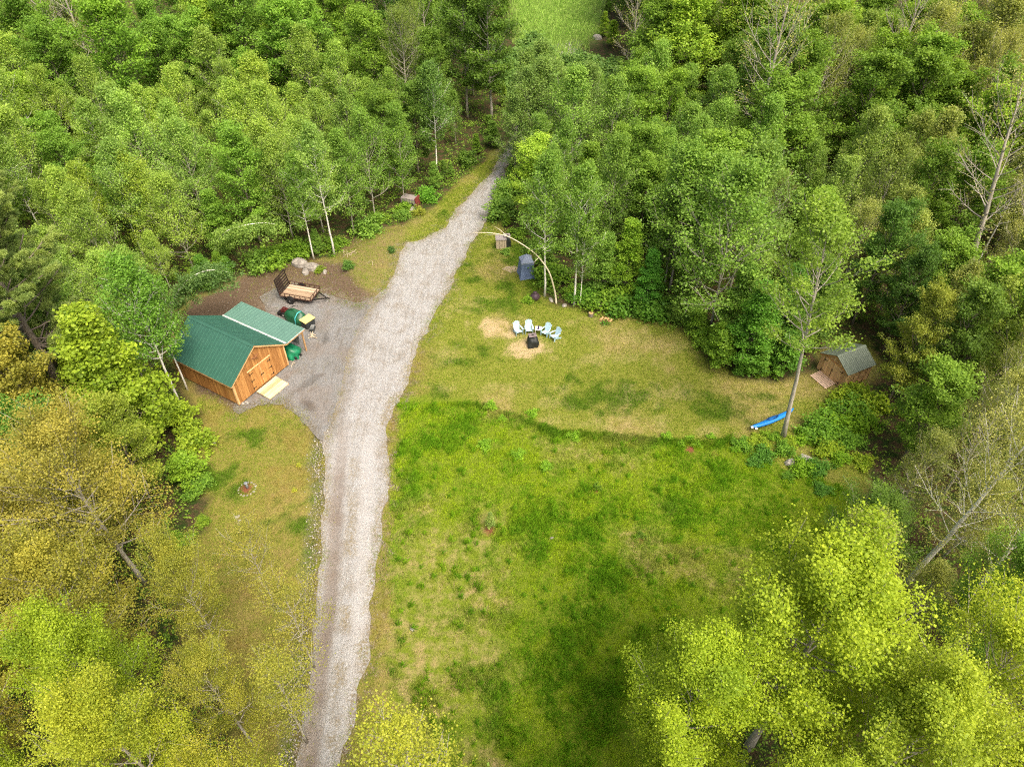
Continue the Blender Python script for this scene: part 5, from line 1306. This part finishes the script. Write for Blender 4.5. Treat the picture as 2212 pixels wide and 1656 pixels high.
# arched and bent stems
def bare_arch(name, pts, rad, label, mat=BIRCH, leaves=None, col=MID, extra=()):
    r0_ = empty(name, pts[0], 0, label, 'tree'); o0 = Vector(pts[0])
    P = [Vector(p) - o0 for p in pts]
    Q = []
    for i in range(len(P) - 1):
        p0, p1, p2, p3 = P[max(i - 1, 0)], P[i], P[i + 1], P[min(i + 2, len(P) - 1)]
        for k in range(4):
            t = k / 4; Q.append(.5 * ((2 * p1) + (p2 - p0) * t + (2 * p0 - 5 * p1 + 4 * p2 - p3) * t * t + (3 * p1 - p0 - 3 * p2 + p3) * t ** 3))
    Q.append(P[-1]); n = len(Q)
    mb = MB(); mb.tube(Q, [rad * (1 - .8 * i / (n - 1)) for i in range(n)], 8)
    for f, d, l in extra:
        q = Q[int(f * (n - 1))]; e = q + Vector(d).normalized() * l; mb.tube([q, q.lerp(e, .5) + Vector((0, 0, .08)), e], [rad * .35, rad * .25, .008], 5)
    mb.build('trunk', mat, r0_, True)
    if leaves:
        rs_ = np.random.RandomState(leaves); s0 = int(n * .25); c = []
        for i in range(260):
            q = Q[s0 + int(rs_.rand() * (n - s0 - 1))]; c.append((q.x + rs_.normal(0, .35), q.y + rs_.normal(0, .45), q.z - abs(rs_.normal(0, .75)) + .15))
        c = np.repeat(np.array(c), 34, 0) + rs_.normal(0, .15, (260 * 34, 3))
        V, Qd = leaf_quads(c, .13, rs_, .5, .62); cr_ = link('crown', np_mesh('crown', V, Qd, {'lv': np.clip(np.repeat(rs_.rand(260), 34) * .5 + rs_.rand(len(c)) * .5, 0, 1)}), LEAF, r0_); cr_.color = (*col, 1)
    return r0_
zz = [0, 1.0, 3.0, 4.1, 5.1, 6.0, 6.5, 6.7]
uv = [(1195, 1040), (1180, 900), (1120, 680), (1040, 540), (900, 390), (640, 225), (420, 165), (160, 155)]
bare_arch('arched_tree', [G(*Z2(*q), z) for q, z in zip(uv, zz)], .08, 'leafless pale stem arching left over the blue tent towards the road', mat=M['arch_wood'], extra=((.80, (-1, .1, -.1), 1.4), (.78, (-1, .5, .6), 1.2), (.5, (-.6, -.3, -.6), .7)))
uv = [(20, 700), (45, 560), (80, 455), (180, 330), (300, 262), (400, 250), (520, 270)]
bare_arch('bent_birch', [G(*Z1(*q), z) for q, z in zip(uv, [0, 1.6, 3.2, 4.8, 5.3, 5.2, 4.6])], .10, 'white stemmed birch bent over to the right behind the big shed', leaves=5, col=(.085, .15, .045))
bare_arch('bent_birch', [G(q[0], q[1], z) for q, z in zip([(462, 560), (468, 530), (485, 503), (515, 490), (560, 482), (600, 484)], [0, 2.0, 3.8, 4.6, 4.8, 4.2])], .08, 'birch arching right along the left wood front, leaves hanging below it', leaves=6, col=PALE)

# shrubs and saplings that can be told apart
SH = [(754, 585, .75, .9, (.07, .14, .03), 'single round dark green shrub on the bare bank'), (847, 548, .6, .8, (.06, .12, .03), 'small shrub at the right edge of the bank by the road'), (1140, 652, .6, 1, BRIGHT, 'bright leafy clump beside the urn'),
      (1262, 650, 1.2, 1.2, (.08, .17, .02), 'leafy shrub at the foot of the speckled birch'), (1232, 640, 1.0, 1.0, BRIGHT, 'shrub behind the foot of the speckled birch'), (926, 430, 1.2, 1.3, (.08, .18, .02), 'round green shrub right of the old cart'),
      (905, 462, .7, 1.2, (.17, .19, .03), 'yellowish shrub below the old cart'), (1092, 548, .5, 1.2, MID, 'low weeds in front of the black bin'), (690, 585, .5, 1.3, (.11, .16, .02), 'mossy low shrub right of the two boulders'),
      (420, 960, 1.3, 1.3, LIME, 'lime green shrub at the left grass edge below the shed'), (405, 1010, 1.0, 1.2, (.15, .22, .02), 'yellow green shrub next down the left grass edge'), (425, 1060, .9, 1.4, (.10, .18, .025), 'green shrub lowest on the upper left grass edge'),
      (360, 905, 1.4, 1.3, LIME, 'lime green shrub at the foot of the spotted birch'), (440, 1130, .5, 1.2, (.13, .2, .02), 'small low shrub on the left slope'), (390, 1175, .8, 1.2, BRIGHT, 'bright shrub under the orange maples')]
for u, v, H, w, col, lab in SH: t_('shrub', *base(u, v), H, col, lab, wide=w)
p = G(1060, 1143); t_('sapling', p[0], p[1], 1.55, (.16, .22, .06), 'staked young fruit tree in red mulch in the middle of the meadow', wide=.62)
for u, v, lab in ((1289, 1054, 'tiny seedling in the red mulch spot above the middle of the meadow'), (1383, 1158, 'tiny seedling in the red mulch spot right of the meadow middle')): t_('shrub', *base(u, v), .35, (.09, .15, .02), lab)
for u, v, lab in ((644.7, 1005.6, 'pale yellow hosta plant beside the ditch, upper of two'), (636, 1060, 'pale yellow hosta plant beside the ditch, lower of two')): t_('shrub', *base(u, v), .2, (.26, .28, .04), lab, wide=1.0)
# bushes near the kayak and the small shed
KS = 'bushes around the kayak'
r1 = random.Random(77)
for i, (u, v, H, w) in enumerate([(1618, 958, .5, 1.2), (1645, 962, .5, 1.3), (1600, 965, .7, 1.2), (1775, 928, 1.3, 1.2), (1760, 945, 1.1, 1.2), (1735, 950, .7, 1.3), (1705, 962, .6, 1.2), (1650, 985, .7, 1.3), (1690, 975, .7, 1.2), (1775, 945, 1.2, 1.3),
                                  (1800, 930, 1.1, 1.4), (1780, 975, .9, 1.3), (1730, 1020, .8, 1.3), (1765, 1015, .8, 1.2), (1700, 1030, .4, 1.2), (1830, 960, .9, 1.4), (1630, 1000, .5, 1.4), (1840, 895, 1.3, 1.3), (1870, 880, 1.4, 1.4),
                                  (1820, 870, 1.1, 1.3), (1850, 920, 1.0, 1.3), (1810, 995, .7, 1.3), (1860, 1000, .6, 1.5), (1775, 1060, .5, 1.4)]):
    col = r1.choice([(.115, .205, .015), (.09, .175, .02), (.15, .21, .018), (.06, .14, .02)])
    t_('shrub', *base(u, v), H, col, 'leafy bush in the thicket around the blue kayak', KS, wide=w)
for i, (u, v, H, w, col) in enumerate([(1655, 940, .4, 1.1, (.14, .22, .02)), (1672, 948, .45, 1.2, (.11, .2, .02)), (1632, 946, .35, 1.2, (.16, .22, .02))]): t_('shrub', *base(u, v), H, col, 'low leafy bush in front of the blue kayak hull', KS, wide=w)
for i, (u, v) in enumerate([(1490, 950), (1505, 962), (1472, 960), (1535, 945), (1440, 945), (1590, 972), (1150, 895), (1085, 905), (1060, 880), (1045, 965), (1240, 945), (1180, 1010), (1120, 985)]):
    t_('shrub', *base(u, v), r1.uniform(.28, .5), (.13, .23, .02), 'small bright leafy weed in the tall grass', 'weeds in the tall grass', wide=1.2)
EDGE = [(565, 590), (600, 575), (640, 560), (665, 560), (700, 558), (735, 545), (785, 510), (830, 492), (860, 478), (885, 470), (940, 415), (965, 395), (985, 385), (1010, 365), (1035, 345), (1055, 325),
        (500, 600), (470, 610), (440, 628), (1100, 400), (1095, 440), (1090, 470), (1105, 500), (1130, 520), (1150, 545), (1170, 590), (1200, 620), (1290, 662), (1320, 668), (1350, 680), (1380, 688), (1420, 688), (1450, 700), (1480, 708), (1500, 725),
        (1512, 750), (1530, 775), (1560, 800), (1590, 815), (1620, 820), (1650, 815), (1690, 812), (1715, 790), (1740, 775)]
for i, (u, v) in enumerate(EDGE):
    left = u < 1080
    kk = r1.choice(['shrub', 'shrub', 'sapling', 'cone_maple'])
    t_(kk, *base(u + r1.uniform(-12, 12), v - 4 - r1.uniform(0, 10)), r1.uniform(.6, 1.7) * (1 if kk == 'shrub' else 1.9), r1.choice([MID, DARKG, (.07, .15, .02), (.10, .175, .02)]),
       ('green shrub' if kk == 'shrub' else 'thin green sapling' if kk == 'sapling' else 'small bushy maple') + (' at the wood edge left of the road' if left else ' at the wood edge right of the road'), 'wood edge shrubs left of the road' if left else 'wood edge shrubs right of the road', wide=r1.uniform(1, 1.5))

# ------------------------------------------------------------------ the rest of the wood
VIS = [(1098, 372), (1045, 372), (1010, 385), (960, 430), (925, 455), (880, 480), (800, 515), (740, 560), (700, 570), (640, 580), (560, 590), (510, 620), (440, 650), (400, 668), (392, 760), (410, 870), (432, 900), (425, 1000),
       (440, 1080), (450, 1200), (560, 1400), (600, 1700), (1400, 1700), (1400, 1380), (1470, 1270), (1560, 1200), (1640, 1110), (1700, 1100), (1830, 1070), (1850, 960), (1872, 850), (1865, 742), (1790, 738), (1760, 790),
       (1690, 826), (1620, 812), (1540, 780), (1500, 715), (1400, 690), (1290, 665), (1205, 650), (1165, 600), (1150, 545), (1060, 480), (1080, 440), (1090, 400)]
VIS2 = [(1080, 150), (1098, 60), (1125, -200), (1275, -200), (1292, 60), (1275, 140), (1225, 150), (1150, 160)]
VIS = np.array(VIS, float); VIS2 = np.array(VIS2, float)
VIS3 = np.array([(2080, 525), (2135, 525), (2180, 330), (2240, 200), (2240, 60), (2120, 60), (2130, 330)], float); VIS4 = np.array([(1960, 1240), (2120, 1250), (2260, 1180), (2260, 940), (2150, 940)], float)
POL = {k: v for k, v in (('c', CLEAR), ('f', FIELD), ('r', ROAD))}
FARROAD = GP([(1110, 330), (1135, 262), (1163, 207), (1190, 165), (1215, 110)])
CART = np.array(G(886, 430)[:2])
frd = random.Random(99)
cand = []
rs9 = np.random.RandomState(40)
xs = rs9.uniform(-95, 95, 60000); ys = rs9.uniform(5, 150, 60000)
ok = (ys < 97) | (np.abs(xs - 5) < 22)
ok &= (sdf(CLEAR, xs, ys) < -1.0) & (sdf(FIELD, xs, ys) < -1) & (sdf(ROAD, xs, ys) < -1.5) & (pdist(FARROAD, xs, ys) > 3.2)
ok &= (in_frame(xs, ys, 130) | in_frame(xs, ys, 130, 6) | in_frame(xs, ys, 130, 11))
xs, ys = xs[ok], ys[ok]
pts = [(x, y, r * .55) for x, y, r in PLACED if r > .9]
grid = {}
def near(x, y, d):
    gx, gy = int(x // 4), int(y // 4)
    for i in range(gx - 2, gx + 3):
        for j in range(gy - 2, gy + 3):
            for a, b, r in grid.get((i, j), ()):
                if (a - x) ** 2 + (b - y) ** 2 < max(d, r + d * .4) ** 2: return True
    return False
for x, y, r in pts: grid.setdefault((int(x // 4), int(y // 4)), []).append((x, y, r))
filler = []
for x, y in zip(xs, ys):
    d = 2.75 if y < 62 else 3.1 if y < 85 else 4.2
    if near(x, y, d): continue
    u0, v0 = PR(x, y, 0)
    # local kind and height
    u, v = PR(x, y, 9)
    n = float(vnoise(x, y, 9, 3)); n2 = float(vnoise(x, y, 5, 5)); q = frd.random()
    old = y > 78 or (x > 22 and y > 60)
    if x < 6 and not old: kinds = [('aspen', .66), ('birch', .80), ('cone_maple', .88), ('maple', 1)]
    elif not old: kinds = [('aspen', .52), ('birch', .62), ('olive', .74 if x > 18 else .62), ('cone_maple', .80), ('maple', 1)]
    else: kinds = [('maple', .62), ('aspen', .78), ('olive', .93), ('bare', .97), ('birch', 1)]
    if y < 24 and x > 15: kinds = [('olive', .7), ('open_maple', 1)]
    if y < 30 and x < -14: kinds = [('open_maple', .5), ('maple', .8), ('cone_maple', 1)]
    kd = next(k for k, p in kinds if q <= p)
    H = {'aspen': 10.2, 'birch': 9.6, 'maple': 9.8, 'cone_maple': 6.5, 'olive': 10.5, 'bare': 12.5, 'open_maple': 8.5}[kd] * (frd.uniform(.85, 1.15) if frd.random() < .65 else frd.uniform(.55, .85)) * (1.28 if old else 1)
    if pdist(CLEAR_EDGE := np.vstack([CLEAR, CLEAR[:1]]), x, y) < 3.5: H *= .85
    w = frd.uniform(.9, 1.25)
    rad = KIND[kd][0][3] * H / KIND[kd][0][2] * w
    bad = (y < 47.5 and sdf(VIS3, *[np.array([q]) for q in PR(x, y, H * .9)])[0] > -25) or (y < 19 and x > 14 and sdf(VIS4, *[np.array([q]) for q in PR(x, y, H * .9)])[0] > -20)
    for zf in (.15, .4, .7, 1.0):
        for sx in (-.85, 0, .85):
            a, b = PR(x + sx * rad * (.5 if zf == 1 else 1), y, H * zf)
            if sdf(VIS, np.array([a]), np.array([b]))[0] > (2 if zf > .2 else 6) or sdf(VIS2, np.array([a]), np.array([b]))[0] > 0: bad = True
        if bad: break
    if bad:
        # try a low one instead
        kd = 'cone_maple' if frd.random() < .6 else 'sapling'; H = frd.uniform(2.0, 3.6); w = 1.1; rad = 1.0; bad = False
        for zf in (.3, 1.0):
            for sx in (-.8, .8):
                a, b = PR(x + sx, y, H * zf)
                if sdf(VIS, np.array([a]), np.array([b]))[0] > 2 or sdf(VIS2, np.array([a]), np.array([b]))[0] > 0: bad = True
        if bad: continue
    grid.setdefault((int(x // 4), int(y // 4)), []).append((x, y, 0))
    filler.append((x, y, kd, H, w, n, n2, u, v))
filler.sort(key=lambda f: f[1])
cnt = {}
def lerp3(a, b, t): return tuple(p + (q - p) * t for p, q in zip(a, b))
for x, y, kd, H, w, n, n2, u, v in filler:
    cnt[kd] = cnt.get(kd, 0) + 1
    if cnt[kd] > 290: continue
    if kd in ('aspen', 'birch', 'olive'):
        leftw = 1 - float(sm(500, 1000, u)); c = lerp3(MID, PALE, min(1, leftw * .75 + n * .4))
        c = lerp3(c, PALEY, leftw * n2 * .9)
        if u > 1700: c = lerp3(c, OLIVE, min(1, (u - 1700) / 400) * .8)
        if kd == 'olive': c = lerp3(c, OLIVE, .6)
    else:
        c = lerp3(DARKG, (.115, .19, .024), n * 1.05)
        if u < 700 and v < 500: c = lerp3(c, (.10, .19, .03), .6)
        if frd.random() < .16: c = lerp3(c, (.17, .25, .03), .8)
        if kd == 'bare': c = OLIVE
        if y < 30 and x < -14: c = lerp3(c, (.19, .17, .03), .8)
    if 850 < u < 1100 and v < 260: c = lerp3(c, DARKG, .5)
    j = frd.uniform(.86, 1.14); c = tuple(k * j for k in c)
    tone = 'pale' if kd in ('aspen', 'birch') and c[0] > .125 else 'yellowish' if c[0] > .125 else 'dark' if c[1] < .135 else 'mid green'
    if y > 84: zone = 'far beyond the hidden road bend' if x < 0 else 'beside the far clearing' if x < 22 else 'at the top right corner'
    elif x < 0 and y > 30: zone = 'midway down the left edge' if u < 330 and v > 330 else 'near the top left corner' if u < 330 else 'behind the large shed' if u < 620 and v > 250 else 'high up above the large shed' if u < 620 else 'behind the trailer and boulders' if v > 200 else 'behind the old cart'
    elif x < 0: zone = 'in the lower left corner'
    elif y < 30: zone = 'in the lower right corner'
    else: zone = 'behind the blue tent' if u < 1330 else 'behind the birches' if u < 1560 else 'behind the bare trunked maple' if u < 1800 else 'above the small shed' if u < 1980 else 'along the right edge'
    nm = {'aspen': 'slender aspen', 'birch': 'thin trunked birch', 'maple': 'round maple', 'cone_maple': 'pointed young maple', 'olive': 'feathery olive tree', 'bare': 'bare limbed tree', 'open_maple': 'open crowned maple', 'sapling': 'sapling'}[kd]
    lab = f'{tone} {nm} {zone}'
    tree(kd, x, y, H, c, lab, f'{nm}s {zone}', wide=w)
print('TREES', len(PLACED), cnt)

# undergrowth of the wood (stuff)
r0 = np.random.RandomState(8)
x, y = r0.uniform(-60, 60, 70000), r0.uniform(6, 95, 70000)
k = in_frame(x, y, 60); x, y = x[k], y[k]
d = sdf(CLEAR, x, y); df = sdf(FIELD, x, y)
k = (d < .2 - fbm(x, y, 1.5, 2)) & (df < 0) & (pdist(FARROAD, x, y) > 2.2) & (sdf(ROAD, x, y) < -.4) & (r0.rand(len(x)) < .25 + .75 * sm(.4, .6, fbm(x, y, 3.0, 6))); x, y = x[k], y[k]
h = .1 + 1.15 * vnoise(x, y, 2.0, 4) ** 1.5 * sm(-.5, -2.5, sdf(CLEAR, x, y))
c = np.repeat(np.c_[x, y, hgt(x, y) + h], 9, 0); c = c + r0.normal(0, 1, c.shape) * np.array([.22, .22, .12])
c[:, 2] = np.maximum(c[:, 2], np.repeat(hgt(x, y), 9) + .04)
V, Q = leaf_quads(c, .15, r0, 1.0, .7)
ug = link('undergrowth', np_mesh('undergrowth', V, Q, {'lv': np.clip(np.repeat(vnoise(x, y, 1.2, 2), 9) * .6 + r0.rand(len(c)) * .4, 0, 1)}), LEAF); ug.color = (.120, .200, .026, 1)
tag(ug, 'leafy undergrowth covering the floor of the wood', 'undergrowth', kind='stuff')

# repeats of a kind are told apart by their order in the picture
ORD = ['', 'second', 'third', 'fourth', 'fifth', 'sixth', 'seventh', 'eighth', 'ninth', 'tenth', 'eleventh', 'twelfth', 'thirteenth', 'fourteenth', 'fifteenth', 'sixteenth', 'seventeenth', 'eighteenth', 'nineteenth', 'twentieth']
by = {}
for o in C.objects:
    if o.parent is None and o.get('label') and o.get('group'): by.setdefault(o['label'], []).append(o)
for lab, l in by.items():
    if len(l) < 2: continue
    l.sort(key=lambda o: PR(o.location.x, o.location.y, 3)[0])
    if len(l) > 40: continue
    for i, o in enumerate(l):
        j = len(l) - 1 - i
        if i == 0: t = 'leftmost'
        elif j == 0: t = 'rightmost'
        elif i <= j: t = (ORD[i] if i < 20 else str(i + 1) + 'th') + ' from left'
        else: t = (ORD[j] if j < 20 else str(j + 1) + 'th') + ' from right'
        o['label'] = lab + ', ' + t

for o in C.objects:
    if o.parent is None and len(str(o.get('label') or '').replace('-', ' ').split()) > 16: print('LONG', o.name, o['label'])
